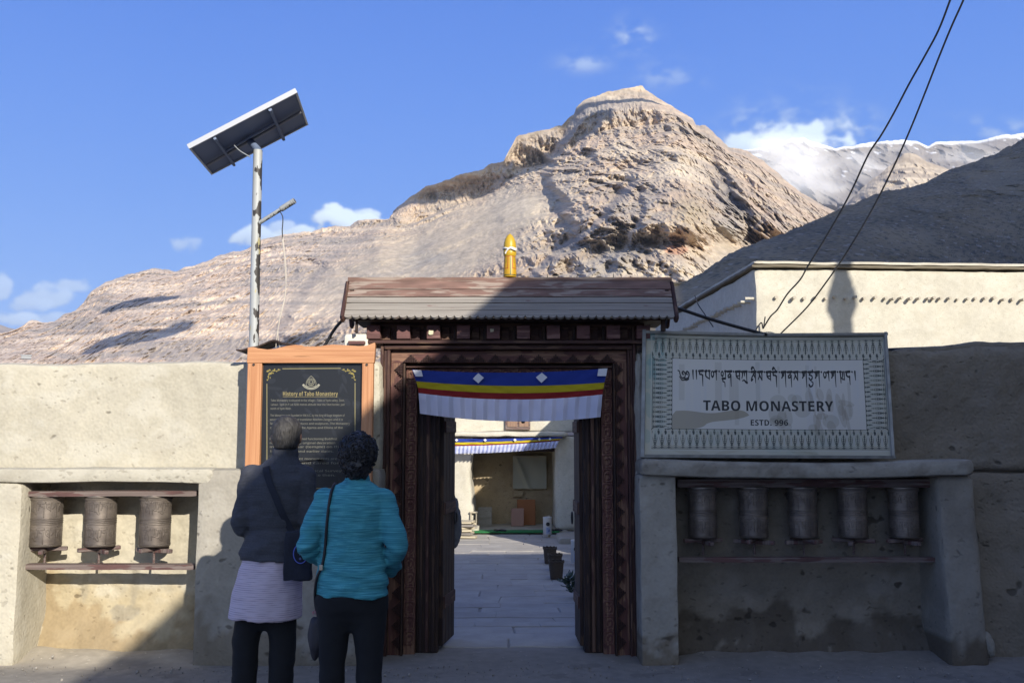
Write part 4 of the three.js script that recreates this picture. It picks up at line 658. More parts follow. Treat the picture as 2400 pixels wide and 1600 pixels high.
// ---------------------------------------------------------------- history board
{
  const D = 6.66, q = (px, py, d = D) => at(px, py, d), t = thing('notice_board', 'black engraved history board in a bright orange wooden frame beside the gateway', 'notice board', q(728, 1180));
  const y = (py) => q(730, py).y, x = (px) => q(px, 960).x;
  const top = new THREE.Shape(); const prof = [[579, 850], [580, 816], [592, 815], [602, 818], [625, 821], [645, 819], [668, 813], [690, 810], [705, 811], [713, 814], [719, 813.2], [725, 814.5], [731, 813], [737, 814.3], [743, 813], [749, 813.6], [758, 811.5], [780, 809.3], [810, 811], [840, 813], [858, 812], [868, 808], [876, 805], [877, 811], [875, 850]];
  prof.forEach(([px, py], i) => (i ? top.lineTo(x(px), y(py)) : top.moveTo(x(px), y(py))));
  const e = new THREE.ExtrudeGeometry(top, { depth: 0.05, bevelEnabled: true, bevelSize: 0.004, bevelThickness: 0.004, bevelSegments: 2 }); e.translate(0, 0, -D - 0.02); part(t, 'top_rail', woodUV(e, 'x'), M.orangeWood);
  part(t, 'stile', wbx('y', x(579), x(613), y(1182), y(851), -D - 0.02, -D + 0.03, 0.006), M.orangeWood); part(t, 'stile', wbx('y', x(848), x(875), y(1182), y(851), -D - 0.02, -D + 0.03, 0.006), M.orangeWood);
  part(t, 'bottom_rail', wbx('x', x(613), x(848), y(1182), y(1150), -D - 0.02, -D + 0.029, 0.006), M.orangeWood);
  const print = canvasTex(1024, 1320, (c, W, H) => {
    c.fillStyle = '#1e2126'; c.fillRect(0, 0, W, H);
    const ux = (px) => (px - 613) / 235 * W, uy = (py) => (py - 848) / 302 * H;
    c.fillStyle = 'rgba(70,74,82,0.25)'; seed(5); for (let i = 0; i < 70; i++) { c.beginPath(); c.ellipse(rnd() * W, rnd() * H, 20 + rnd() * 60, 8 + rnd() * 20, rnd() * 3, 0, 7); c.fill(); }
    c.strokeStyle = '#8f875f'; c.lineWidth = 9; c.beginPath(); c.moveTo(ux(662), uy(865)); c.lineTo(ux(798), uy(864)); c.moveTo(ux(626), uy(900)); c.lineTo(ux(626), uy(1140)); c.moveTo(ux(831), uy(898)); c.lineTo(ux(831), uy(1140)); c.moveTo(ux(640), uy(1143)); c.lineTo(ux(820), uy(1143)); c.stroke();
    for (const s of [1, -1]) { // floral corners
      const X0 = s > 0 ? ux(626) : ux(832), Y0 = uy(866); c.strokeStyle = c.fillStyle = '#968848'; c.lineWidth = 6;
      const P = (a, b) => [X0 + s * a, Y0 + b];
      for (const [a, b] of [[[0, 120], [18, 60]], [[18, 60], [50, 20]], [[50, 20], [140, 4]]]) { c.beginPath(); c.moveTo(...P(...a)); c.quadraticCurveTo(...P((a[0] + b[0]) / 2 + 12, (a[1] + b[1]) / 2 + 10), ...P(...b)); c.stroke(); }
      for (const [a, b, r] of [[10, 20, 16], [30, 8, 12], [36, 44, 18], [62, 40, 10], [78, 6, 12], [100, 22, 8], [118, 2, 10], [14, 78, 12], [34, 88, 8], [4, 110, 9], [64, 14, 9], [20, 50, 9]]) { c.beginPath(); c.ellipse(...P(a, b), r, r * 0.6, s * (a - b) / 40, 0, 7); c.fill(); }
    }
    { // crest above the title
      const cx = ux(729), cy = uy(897); c.strokeStyle = c.fillStyle = '#8d8a76'; c.lineWidth = 6;
      c.beginPath(); c.moveTo(cx, cy - 66); c.quadraticCurveTo(cx + 66, cy - 10, cx + 44, cy + 40); c.lineTo(cx - 44, cy + 40); c.quadraticCurveTo(cx - 66, cy - 10, cx, cy - 66); c.stroke();
      c.beginPath(); c.arc(cx, cy - 4, 34, 0, 7); c.stroke(); c.beginPath(); c.arc(cx, cy - 4, 16, 0, 7); c.stroke(); for (let k = 0; k < 8; k++) { c.beginPath(); c.moveTo(cx + 16 * Math.cos(k * 0.785), cy - 4 + 16 * Math.sin(k * 0.785)); c.lineTo(cx + 34 * Math.cos(k * 0.785), cy - 4 + 34 * Math.sin(k * 0.785)); c.stroke(); }
      c.lineWidth = 22; c.strokeStyle = '#a9a693'; c.beginPath(); c.arc(cx, cy - 36, 100, 0.6, 2.54); c.stroke(); c.lineWidth = 4; c.strokeStyle = '#14161a'; c.beginPath(); c.arc(cx, cy - 36, 100, 0.75, 2.4); c.stroke();
    }
    c.textBaseline = 'middle'; c.textAlign = 'center'; c.fillStyle = '#988b5e'; c.font = 'bold 60px sans-serif'; c.fillText('History of Tabo Monastery', ux(727), uy(924), 560);
    c.fillRect(ux(663), uy(930.5), ux(790) - ux(663), 4);
    c.textAlign = 'left';
    const lines = [['Tabo Monastery is situated in the village – Tabo of Spiti valley, Distt.', 635, 807, 939.5], ['Lahaul - Spiti (H.P.) at 3280 metres altitude near the Tibet border, just', 635, 807, 949], ['north of Spiti River.', 634, 684, 958.5], ['The Monastery was founded in 996 A.C. by the King of Guge kingdom of', 634, 807, 974.5], ['western Tibet. The great translator Rinchen Zangpo and it is', 633, 803, 984], ['famous for its murals, stucco and sculptures. The Monastery', 633, 819, 993.5], ['of Tabo is known as the Ajanta and Ellora of the', 633, 803, 1003], ['Himalaya. It is a renowned functioning Buddhist', 632, 790, 1029], ['monastery with its original decoration', 632, 786, 1038.5], ['in the Gonkhar (temple) on the', 632, 800, 1047.5], ['11th century and earlier dates.', 632, 782, 1058], ['Now the ancient monuments are', 632, 790, 1075], ['protected, and cared for', 632, 794, 1085], ['by the Archaeological Survey', 632, 800, 1103], ['of the country since then.', 632, 786, 1113]];
    c.font = '30px sans-serif'; c.fillStyle = '#868475';
    for (const [s, a, b, yy] of lines) { const w = c.measureText(s).width; c.save(); c.translate(ux(a), uy(yy)); c.scale((ux(b) - ux(a)) / w, 1); c.fillText(s, 0, 0); c.restore(); }
  });
  part(t, 'stone_panel', slab([q(612, 847, D + 0.004), q(849, 847, D + 0.004), q(849, 1151, D + 0.004), q(612, 1151, D + 0.004)], 0.012), std({ map: print, roughness: 0.34 }));
  for (const px of [597, 861]) { const b = new THREE.CylinderGeometry(0.009, 0.009, 0.014, 10); b.rotateX(Math.PI / 2); const p = q(px, 855); b.translate(p.x, p.y, -D + 0.03); part(t, 'bolt', b, std({ color: rgb(0.1, 0.08, 0.07), metalness: 0.7, roughness: 0.5 })); }
  // the warped board laid over the top of it
  const c = thing('warped_board', 'thin warped dark board laid on the wall top above the history board', 'board', q(620, 815, 6.9));
  const pl = new THREE.BoxGeometry(X(690, 6.85) - X(556, 6.85), 0.012, 0.28, 30, 1, 6), P = pl.attributes.position; for (let i = 0; i < P.count; i++) { const u = P.getX(i) / 0.42 + 0.5; P.setY(i, P.getY(i) + 0.045 * Math.exp(-((u - 0.62) ** 2) / 0.05) - 0.035 * (1 - u) + 0.012 * noise(u * 5, P.getZ(i) * 6, 2)); } pl.computeVertexNormals(); pl.translate(X(623, 6.85), Y(815, 6.85) + 0.012, -6.9); part(c, 'plank', woodUV(pl, 'x'), M.darkWood);
}
// ---------------------------------------------------------------- the monastery's name sign
{
  const TL = at(1511, 778, 7.0), TR = at(2076, 783, 7.0), BL = at(1507, 1068, 6.77), BR = at(2094, 1071, 6.77);
  const t = thing('name_sign', 'large weathered metal name sign lettered TABO MONASTERY above the lintel', 'sign', BL.clone().lerp(BR, 0.5));
  const art = canvasTex(2048, 1024, (c, W, H) => {
    c.fillStyle = '#bfbcaa'; c.fillRect(0, 0, W, H); seed(9);
    const cx = (x) => (x - 100) / 2120 * W, cy = (y) => (y - 66) / 1078 * H;
    const blot = (n, col, x0, y0, w, h, rx, ry) => { c.fillStyle = col; for (let i = 0; i < n; i++) { c.beginPath(); c.ellipse(x0 + rnd() * w, y0 + rnd() * h, rx * (0.4 + rnd()), ry * (0.4 + rnd()), rnd() * 0.6 - 0.3, 0, 7); c.fill(); } };
    blot(60, 'rgba(110,140,140,0.10)', 0, 0, W, H, 120, 60); blot(40, 'rgba(120,110,80,0.12)', 0, 0, W, H, 160, 30);
    c.fillStyle = 'rgba(70,130,140,0.45)'; c.fillRect(cx(120), cy(75), 70, 60); blot(16, 'rgba(60,130,140,0.16)', cx(110), cy(70), 160, 900, 34, 90);
    // border ornament
    const ink = '#2f3736', pale = '#b9baae';
    const band = (x0, y0, len, dep, turn, n) => {
      c.save(); c.translate(x0, y0); c.rotate(turn);
      const w = len / n;
      for (let i = 0; i < n; i++) {
        const X0 = i * w, strong = 0.35 + 0.6 * Math.abs(Math.sin(i * 0.62 + 0.5)); c.globalAlpha = strong;
        c.fillStyle = ink; c.fillRect(X0 + w * 0.44, 4, w * 0.12, dep * 0.72); // stem
        for (let k = 0; k < 6; k++) { const yy = dep * (0.06 + 0.11 * k), r = w * (0.34 - 0.03 * k); c.beginPath(); c.moveTo(X0 + w / 2 - r, yy); c.lineTo(X0 + w / 2, yy + dep * 0.09); c.lineTo(X0 + w / 2 + r, yy); c.lineTo(X0 + w / 2, yy + dep * 0.03); c.fill(); }
        c.fillRect(X0, 2, w, 5); c.fillRect(X0, dep * 0.1, w, 3);
        c.beginPath(); c.ellipse(X0, dep * 0.82, w * 0.18, dep * 0.1, 0, 0, 7); c.fill();
        c.lineWidth = 4; c.strokeStyle = ink; c.beginPath(); c.moveTo(X0 + w * 0.08, dep * 0.9); c.quadraticCurveTo(X0 + w * 0.2, dep * 0.3, X0 + w / 2, dep * 0.22); c.quadraticCurveTo(X0 + w * 0.8, dep * 0.3, X0 + w * 0.92, dep * 0.9); c.stroke();
        c.globalAlpha = 1; c.lineWidth = 9; c.strokeStyle = pale; c.beginPath(); c.moveTo(X0 + 3, dep * 0.2); c.quadraticCurveTo(X0 + w * 0.06, dep * 0.95, X0 + w / 2, dep * 0.94); c.quadraticCurveTo(X0 + w * 0.94, dep * 0.95, X0 + w - 3, dep * 0.2); c.stroke();
        c.strokeStyle = ink; c.lineWidth = 6; c.beginPath(); c.arc(X0 + w / 2, dep * 0.9, w * 0.52, 0.2, 2.94); c.stroke();
      }
      c.restore();
    };
    const L = cx(172), R = cx(2195), T = cy(108), B = cy(1086), iL = cx(346), iR = cx(2010), iT = cy(296), iB = cy(914);
    band(L, T, R - L, iT - T, 0, 34); band(R, B, R - L, B - iB, Math.PI, 34); band(L, iB, iB - iT, iL - L, -Math.PI / 2, 15); band(R, iT, iB - iT, R - iR, Math.PI / 2, 15);
    c.strokeStyle = '#bfc0b4'; c.lineWidth = 5; c.strokeRect(L - 8, T - 8, R - L + 16, B - T + 16);
    // plate
    c.fillStyle = '#d3d0c6'; c.fillRect(iL, iT, iR - iL, iB - iT);
    for (let i = 0; i < 26; i++) { const x = iL + rnd() * (iR - iL - 60); c.fillStyle = rnd() < 0.5 ? 'rgba(190,196,206,0.16)' : 'rgba(120,112,96,0.16)'; c.fillRect(x, iT + rnd() * 200, 12 + rnd() * 46, 200 + rnd() * 300); }
    c.fillStyle = 'rgba(140,130,106,0.62)'; c.beginPath(); c.moveTo(iL + 30, cy(760)); c.bezierCurveTo(cx(520), cy(740), cx(600), cy(790), cx(740), cy(770)); c.bezierCurveTo(cx(860), cy(750), cx(960), cy(720), cx(1010), cy(790)); c.bezierCurveTo(cx(900), cy(850), cx(700), cy(830), cx(640), cy(870)); c.bezierCurveTo(cx(600), cy(920), cx(480), iB, cx(400), iB); c.lineTo(iL, iB); c.lineTo(iL, cy(800)); c.fill();
    blot(18, 'rgba(122,114,94,0.2)', cx(1150), cy(640), 700, 260, 60, 60); blot(10, 'rgba(122,114,94,0.22)', cx(1480), cy(560), 380, 340, 24, 110);
    c.strokeStyle = ink; c.lineWidth = 3; c.strokeRect(iL, iT, iR - iL, iB - iT);
    const s = (cx(1955) - cx(395)) / textWidth(LINE); penText(c, LINE, cx(395), cy(402), s * 1.0, '#11161c');
    c.fillStyle = '#12171e'; c.textBaseline = 'alphabetic'; c.textAlign = 'left'; const word = (txt, x0, x1, base, px) => { c.font = 'bold ' + px + 'px sans-serif'; const w = c.measureText(txt).width; c.save(); c.translate(cx(x0), cy(base)); c.scale((cx(x1) - cx(x0)) / w, 1); c.fillText(txt, 0, 0); c.restore(); };
    word('TABO MONASTERY', 610, 1732, 752, 116); word('ESTD. 996', 1014, 1342, 879, 66);
  });
  // the sheet bulges a little between its fixings
  const nx = 40, ny = 20, pos = [], uv = [], idx = [];
  for (let j = 0; j <= ny; j++) for (let i = 0; i <= nx; i++) { const u = i / nx, v = j / ny, p = TL.clone().lerp(TR, u).lerp(BL.clone().lerp(BR, u), v); p.y += -0.014 * Math.sin(Math.PI * u) * (1 - v); p.z += 0.012 * noise(u * 3, v * 2, 4); pos.push(p.x, p.y, p.z); uv.push(u, 1 - v); }
  for (let j = 0; j < ny; j++) for (let i = 0; i < nx; i++) { const a = j * (nx + 1) + i; idx.push(a, a + nx + 1, a + 1, a + 1, a + nx + 1, a + nx + 2); }
  const g = new THREE.BufferGeometry(); g.setAttribute('position', new THREE.Float32BufferAttribute(pos, 3)); g.setAttribute('uv', new THREE.Float32BufferAttribute(uv, 2)); g.setIndex(idx); g.computeVertexNormals();
  part(t, 'lettered_sheet', g, std({ map: art, roughness: 0.5, metalness: 0.1 }));
  const fr = std({ map: tex(256, 64, (u, v) => mix3([0.38, 0.38, 0.35], [0.25, 0.245, 0.22], clamp(0.5 + 1.6 * fbmT(u, v, 6, 4, 2)))), metalness: 0.4, roughness: 0.5 });
  const edge = (a, b, w = 0.02) => { const gq = new THREE.BoxGeometry(a.distanceTo(b) + w, w, 0.05); const dir = b.clone().sub(a).normalize(); gq.applyQuaternion(new THREE.Quaternion().setFromUnitVectors(new THREE.Vector3(1, 0, 0), dir)); const m = a.clone().lerp(b, 0.5); gq.translate(m.x, m.y, m.z); return boxUV(gq, 'x', 0.5); };
  const topMid = TL.clone().lerp(TR, 0.5); topMid.y -= 0.014; part(t, 'frame_rail', [edge(TL, topMid), edge(topMid, TR)], fr); part(t, 'frame_rail', edge(BL, BR, 0.022), fr); part(t, 'frame_stile', edge(TL, BL, 0.026), fr); part(t, 'frame_stile', edge(TR, BR), fr);
  part(t, 'back_board', slab([TL, TR, BR, BL].map((p) => p.clone().add(new THREE.Vector3(0, 0, -0.02))), 0.02), fr);
}
// ---------------------------------------------------------------- solar lamp post
{
  const foot = at(588, 1096, 6.80), head = at(604, 352, 6.80), t = thing('solar_lamp_post', 'rusty white lamp post with a tilted solar panel and a bare arm', 'lamp post', foot);
  const rust = tex(256, 1024, (u, v) => { const n = fbmT(u, v, 4, 5, 3, 22), m = fbmT(u, v, 3, 4, 8, 9); let c = mix3([0.52, 0.55, 0.56], [0.42, 0.43, 0.41], clamp(0.5 + m)); c = mix3(c, [0.50, 0.42, 0.16], 0.8 * sstep(0.22, 0.3, m + 0.2 * n)); return mix3(c, [0.05, 0.045, 0.042], sstep(0.07, 0.12, n + 0.26 * Math.sin((u - 0.05) * 6.283) - 0.02)); });
  const pm = std({ map: rust, roughness: 0.6, metalness: 0.1 });
  const pole = new THREE.CylinderGeometry(0.033, 0.036, foot.distanceTo(head), 24, 1); pole.translate(0, foot.distanceTo(head) / 2, 0); pole.applyQuaternion(new THREE.Quaternion().setFromUnitVectors(new THREE.Vector3(0, 1, 0), head.clone().sub(foot).normalize())); pole.translate(foot.x, foot.y, foot.z); part(t, 'pole', pole, pm);
  const A = at(598, 528, 6.80), B = at(690, 470, 6.70); part(t, 'arm', [bar(A, B, 0.015), bar(A.clone().lerp(B, 0.66), B, 0.021)], pm);
  const NL = at(442, 343, 6.55), NR = at(692, 213, 6.55), FL = at(494, 404, 7.22), FR = at(718, 288, 7.22);
  const up = NR.clone().sub(NL).cross(FL.clone().sub(NL)).normalize(); if (up.y < 0) up.negate();
  const th = 0.036, off = (p, k) => p.clone().addScaledVector(up, k);
  const cells = tex(256, 256, (u, v) => ((u * 9) % 1 < 0.04 || (v * 6) % 1 < 0.05 ? [0.4, 0.42, 0.46] : [0.015, 0.02, 0.06]));
  const alu = std({ color: rgb(0.72, 0.73, 0.74), metalness: 0.35, roughness: 0.4 }), back = std({ color: rgb(0.20, 0.26, 0.40), roughness: 0.6 });
  part(t, 'solar_panel', slab([off(FL, 0.004), off(FR, 0.004), off(NR, 0.004), off(NL, 0.004)], -0.008), std({ map: cells, roughness: 0.2 }));
  const rim = (a, b) => { const m = a.clone().lerp(b, 0.5), gq = new THREE.BoxGeometry(a.distanceTo(b) + 0.012, 0.014, th), dx = b.clone().sub(a).normalize(), mm = new THREE.Matrix4().makeBasis(dx, up.clone().cross(dx), up); gq.applyMatrix4(mm); gq.translate(m.x, m.y, m.z); return gq; };
  part(t, 'panel_frame', [rim(NL, NR), rim(FL, FR), rim(NL, FL), rim(NR, FR)], alu);
  part(t, 'panel_back', slab([off(NL, -0.006), off(NR, -0.006), off(FR, -0.006), off(FL, -0.006)], 0.006), back);
  const brace = (u0, v0, u1, v1, r) => { const P = (u, v) => off(NL.clone().lerp(NR, u).lerp(FL.clone().lerp(FR, u), v), -0.028); return bar(P(u0, v0), P(u1, v1), r, 6); };
  part(t, 'cross_brace', brace(0.22, 0.02, 0.22, 1.02, 0.012), back); part(t, 'cross_brace', brace(0.74, 0.02, 0.74, 1.02, 0.014), back); part(t, 'long_brace', brace(0.02, 0.62, 0.98, 0.5, 0.011), std({ color: rgb(0.34, 0.35, 0.38), metalness: 0.4, roughness: 0.5 })); part(t, 'long_brace', brace(0.22, 0.5, 0.74, 0.42, 0.010), back);
  part(t, 'head_bracket', [bar(head, off(NL.clone().lerp(NR, 0.46).lerp(FL.clone().lerp(FR, 0.46), 0.6), -0.02), 0.028)], back);
  part(t, 'lead', tube([at(548, 340, 6.72), at(560, 352, 6.74), at(586, 368, 6.75)], 0.005, 16, 6), std({ color: rgb(0.3, 0.33, 0.36) }));
  part(t, 'arm_lead', tube([at(655, 494, 6.72), at(662, 508, 6.72), at(661, 540, 6.72), at(662, 560, 6.72)], 0.004, 20, 6), M.cable);
  const lw = std({ color: rgb(0.66, 0.60, 0.52), roughness: 0.8 });
  part(t, 'hanging_wire', tube([at(661, 556, 6.72), at(667, 620, 6.73), at(668, 690, 6.74), at(655, 750, 6.75), at(648, 790, 6.77), at(646, 815, 6.8)], 0.0042, 50, 5), lw); part(t, 'hanging_wire', tube([at(663, 556, 6.72), at(670, 640, 6.73), at(666, 700, 6.74), at(655, 740, 6.75), at(651, 790, 6.77), at(656, 816, 6.8)], 0.0036, 50, 5), lw);
  const c = thing('conduit', 'narrow whitish conduit strip between the cream wall and the history board', 'pipe', at(573, 1096, 6.74)); part(c, 'strip', [bx(X(571, 6.8), X(579, 6.8), Y(1096, 6.8), Y(838, 6.8), -6.93, -6.82, 0.004)], std({ color: rgb(0.56, 0.56, 0.52), roughness: 0.6 }));
}
// ---------------------------------------------------------------- hoses and wires
{
  const line = (name, label, cat, pts, r, mat = M.cable, n = 60) => { const P = pts.map((p) => at(...p)), t = thing(name, label, cat, P[0]); part(t, 'run', tube(P, r, n, 7), mat); return t; };
  line('black_hose', 'black hose curving from the gate eaves down behind the history board', 'hose', [[812, 742, 7.05], [800, 752, 7.05], [783, 772, 7.06], [768, 797, 7.08], [757, 815, 7.1], [750, 830, 7.15]], 0.012);
  line('black_pipe', 'dark pipe sloping from the gate roof down behind the name sign', 'pipe', [[1570, 718, 7.1], [1600, 726, 7.15], [1660, 746, 7.2], [1740, 769, 7.25], [1800, 785, 7.28], [1840, 796, 7.3]], 0.0135);
  line('black_pipe', 'dark pipe lying along the top of the shaded wall beyond the name sign', 'pipe', [[2040, 822, 7.3], [2100, 819, 7.2], [2180, 816, 7.15], [2260, 812, 7.12], [2360, 807, 7.1], [2520, 803, 7.1]], 0.014);
  line('overhead_wire', 'overhead wire whose lower end splits in a kink against the white building', 'wire', [[2250, -60, 11.6], [2228, 0, 12], [2200, 72, 12.5], [2168, 132, 12.9], [2132, 196, 13.3], [2092, 272, 13.8], [2064, 320, 14.1], [2040, 355, 14.3], [1990, 460, 14.9], [1938, 552, 15.4], [1895, 622, 15.8], [1876, 655, 16.4], [1845, 690, 17], [1822, 726, 17.4], [1806, 742, 17.7], [1790, 768, 17.9]], 0.0145, M.cable, 140);
  line('overhead_wire', 'overhead wire that runs smoothly down to the sign past the kinked one', 'wire', [[2282, -60, 11.6], [2259, 0, 12], [2232, 60, 12.4], [2204, 128, 12.8], [2168, 220, 13.4], [2134, 304, 13.9], [2098, 385, 14.3], [2045, 490, 14.8], [1992, 580, 15.2], [1938, 660, 16.4], [1890, 722, 17.2], [1830, 782, 17.8], [1800, 812, 17.9]], 0.014, M.cable, 140);
  line('thin_wire', 'thin forked wire tail hanging where the kinked wire meets the white building', 'wire', [[1794, 742, 17.7], [1789, 770, 17.75], [1785, 756, 17.8], [1770, 776, 17.85]], 0.012);
  line('thin_wire', 'thin wire down the shaded side of the white building', 'wire', [[1629, 692, 21.0], [1636, 712, 20.8], [1652, 736, 20.5], [1672, 766, 20.3]], 0.012);
}
// ---------------------------------------------------------------- white monastery building with beam ends
{
  const C = at(1768, 612, 18), K = new THREE.Vector3(at(1585, 720, 24.7).x, C.y, -24.7), side = K.clone().sub(C).setY(0).normalize(), fr = new THREE.Vector3(-side.z, 0, side.x), top = C.y;
  const t = thing('monastery_building', 'cream whitewashed flat-roofed building with a row of beam ends, behind the name sign', 'building', [C.x, 0, C.z]);
  const yaw = Math.atan2(-fr.z, fr.x), turned = (g) => { g.rotateY(yaw); g.translate(C.x, 0, C.z); return g; }; // local: x along the front, -z along the side
  const L = 9, S = 9.5;
  part(t, 'walls', turned(lump(0, L, 0, top - 0.14, -S, 0, { cell: 0.09, amp: 0.05, freq: 1.1, round: 0.04 })), M.whitewash);
  part(t, 'parapet', turned(lump(-0.05, L + 0.05, top - 0.075, top, -S - 0.05, 0.10, { cell: 0.09, amp: 0.03, freq: 1.2, round: 0.03 })), M.whitewash);
  part(t, 'shade_course', turned(lump(-0.07, L + 0.07, top - 0.125, top - 0.075, -S - 0.06, 0.085, { cell: 0.06, amp: 0.022, freq: 4, round: 0.01 })), std({ color: rgb(0.2, 0.17, 0.12) }));  // dark strip in place of the shade under the parapet
  const beamY = at(1815, 697, 18).y, bm = std({ color: rgb(0.52, 0.47, 0.38), roughness: 0.9 });
  seed(77);
  const xsB = [820, 925, 990, 1057, 1122, 1178, 1243, 1298, 1353, 1420, 1485, 1525, 1575, 1632, 1685, 1742, 1775, 1815, 1870, 1922, 1980, 2030, 2085, 2140, 2195, 2258, 2315, 2380, 2440].map((q) => q / 2.613 + 1500);
  const stub = (local, out) => { const g = new THREE.CylinderGeometry(0.024 + rnd() * 0.012, 0.028, 0.22, 8); g.rotateX(Math.PI / 2); if (out) g.rotateY(-Math.PI / 2); g.rotateZ(rr(-0.1, 0.1)); g.translate(...local); return turned(g); };
  for (const px of xsB) { const u = (px - 1200) / FOCAL / 0.985; const s = (u * 18 - C.x) / (fr.x + u * fr.z); part(t, 'beam_end', stub([s, beamY + rr(-0.02, 0.02), 0.02 + rr(-0.05, 0.02)], false), bm); }
  for (let k = 0; k < 26; k++) part(t, 'beam_end', stub([-0.06 + rr(-0.02, 0.02), beamY - 0.02 + rr(-0.02, 0.02), -0.1 - k * 0.26], true), k < 3 ? M.whitewash : bm);
}
{ // tall prayer-flag mast in the yard to the right: its shadow falls on the white front
  const p = [11.22, 0, -8.2], t = thing('flag_mast', 'tall tapering prayer-flag mast wrapped in cloth, out of the picture to the right', 'mast', p);
  part(t, 'mast', lathe([[0.24, 0], [0.22, 4], [0.20, 6.9], [0.17, 7.6], [0.14, 10.6], [0.05, 11]], 14), M.darkWood, true);
  part(t, 'cloth_wrap', lathe([[0.17, 7.45], [0.23, 7.5], [0.22, 7.75], [0.2, 8.1], [0.2, 8.5], [0.29, 8.75], [0.27, 8.95], [0.16, 9.3]], 14), M.whiteCloth, true);
}
{ // the large building behind the photographer, whose shadow lies over the right half of the picture
  const t = thing('assembly_hall', 'large mud-walled hall behind the photographer on the right, out of the picture', 'building', [7.5, 0, 5]);
  part(t, 'walls', lump(2.83, 12, 0, 5.32, -1.25, 16, { cell: 0.3, amp: 0.03, freq: 1 }), M.mudGrey);
  part(t, 'roof_edge', lump(2.78, 12.05, 5.32, 5.5, -1.3, 16, { cell: 0.3, amp: 0.02, freq: 1 }), M.whitewash);
  for (let k = 0; k < 3; k++) { const w = part(t, 'window', bx(2.80, 2.86, 1.6, 2.6, 0.5 + k * 4.5, 1.5 + k * 4.5, 0.01), M.darkWood); part(w, 'pane', bx(2.785, 2.80, 1.68, 2.52, 0.58 + k * 4.5, 1.42 + k * 4.5, 0), M.black, true); }
}
{ // white oblong stone leaning by the shaded pillar
  const p = at(2338, 1556, 6.7), t = thing('white_stone', 'whitish oblong stone leaning at the foot of the shaded wall', 'stone', [p.x, 0.05, -6.78]);
  const g = new THREE.IcosahedronGeometry(1, 5), P = g.attributes.position; for (let i = 0; i < P.count; i++) { const x = P.getX(i), y = P.getY(i), z = P.getZ(i), k = 1 + 0.2 * fbm(x * 1.6, y * 1.6, z * 1.6, 3); P.setXYZ(i, x * 0.05 * k, y * 0.10 * k + 0.1, z * 0.05 * k); } g.computeVertexNormals(); g.rotateZ(0.3); part(t, 'rock', g, M.pillar, true);
}
// ---------------------------------------------------------------- the yard seen through the gate
{
  const t = thing('courtyard_pavement', 'worn grey flagstones of the yard inside the gate', 'pavement', [0, 0, -11], null, 'structure');
  const joint = std({ color: rgb(0.34, 0.315, 0.28), roughness: 1 }); part(t, 'joint_bed', boxUV(new THREE.PlaneGeometry(4.4, 9.2).rotateX(-Math.PI / 2).translate(0, -0.008, -11.75), 'x'), joint);
  const stone = (s) => std({ map: tex(256, 256, (u, v) => { const n = fbmT(u, v, 4, 5, s), m = fbmT(u, v, 20, 2, s + 3); return mix3([0.50, 0.47, 0.42], [0.41, 0.385, 0.345], clamp(0.5 + 1.3 * n + 0.5 * m)).map((x) => x * (1 + 0.05 * Math.sin(s * 7))); }), bumpMap: tex(256, 256, (u, v) => 0.5 + 0.6 * fbmT(u, v, 5, 5, s + 8), false), bumpScale: 0.006, roughness: 0.92 });
  const mats = [1, 2, 3, 4].map((k) => stone(k * 11.3)); seed(31);
  let z = -7.34, n = 0;
  while (z > -16.1) {
    const dep = rr(0.17, 0.36) * (1 + (-z - 7.4) * 0.04), z1 = z - dep; let x = -1.5 - rr(0, 0.5);
    while (x < 1.9 && n < 300) {
      const w = rr(0.28, 0.85), x1 = x + w, gap = 0.003, sh = new THREE.Shape(), J = () => rr(-0.02, 0.02);
      const q = [[x + gap + J(), -z - gap * -1 + J()], [x + w * 0.5, -z + gap + J()], [x1 - gap + J(), -z + gap + J()], [x1 - gap + J(), -z1 - gap + J()], [x + w * 0.45, -z1 - gap + J()], [x + gap + J(), -z1 - gap + J()]];
      q.forEach(([a, b], i) => (i ? sh.lineTo(a, b) : sh.moveTo(a, b)));
      const g = new THREE.ExtrudeGeometry(sh, { depth: 0.03, bevelEnabled: true, bevelSize: 0.006, bevelThickness: 0.006, bevelSegments: 1, steps: 1 }); g.rotateX(-Math.PI / 2); g.scale(1, 1, 1); g.translate(0, -0.034 + rr(-0.004, 0.004), 0);
      const P = g.attributes.position; for (let i = 0; i < P.count; i++) P.setY(i, P.getY(i) + 0.004 * noise(P.getX(i) * 3, P.getZ(i) * 3, n)); g.computeVertexNormals();
      part(t, 'paving_stone', boxUV(g, 'x', 0.9), mats[Math.floor(rnd() * 4)]); n++; x = x1;
    }
    z = z1;
  }
}
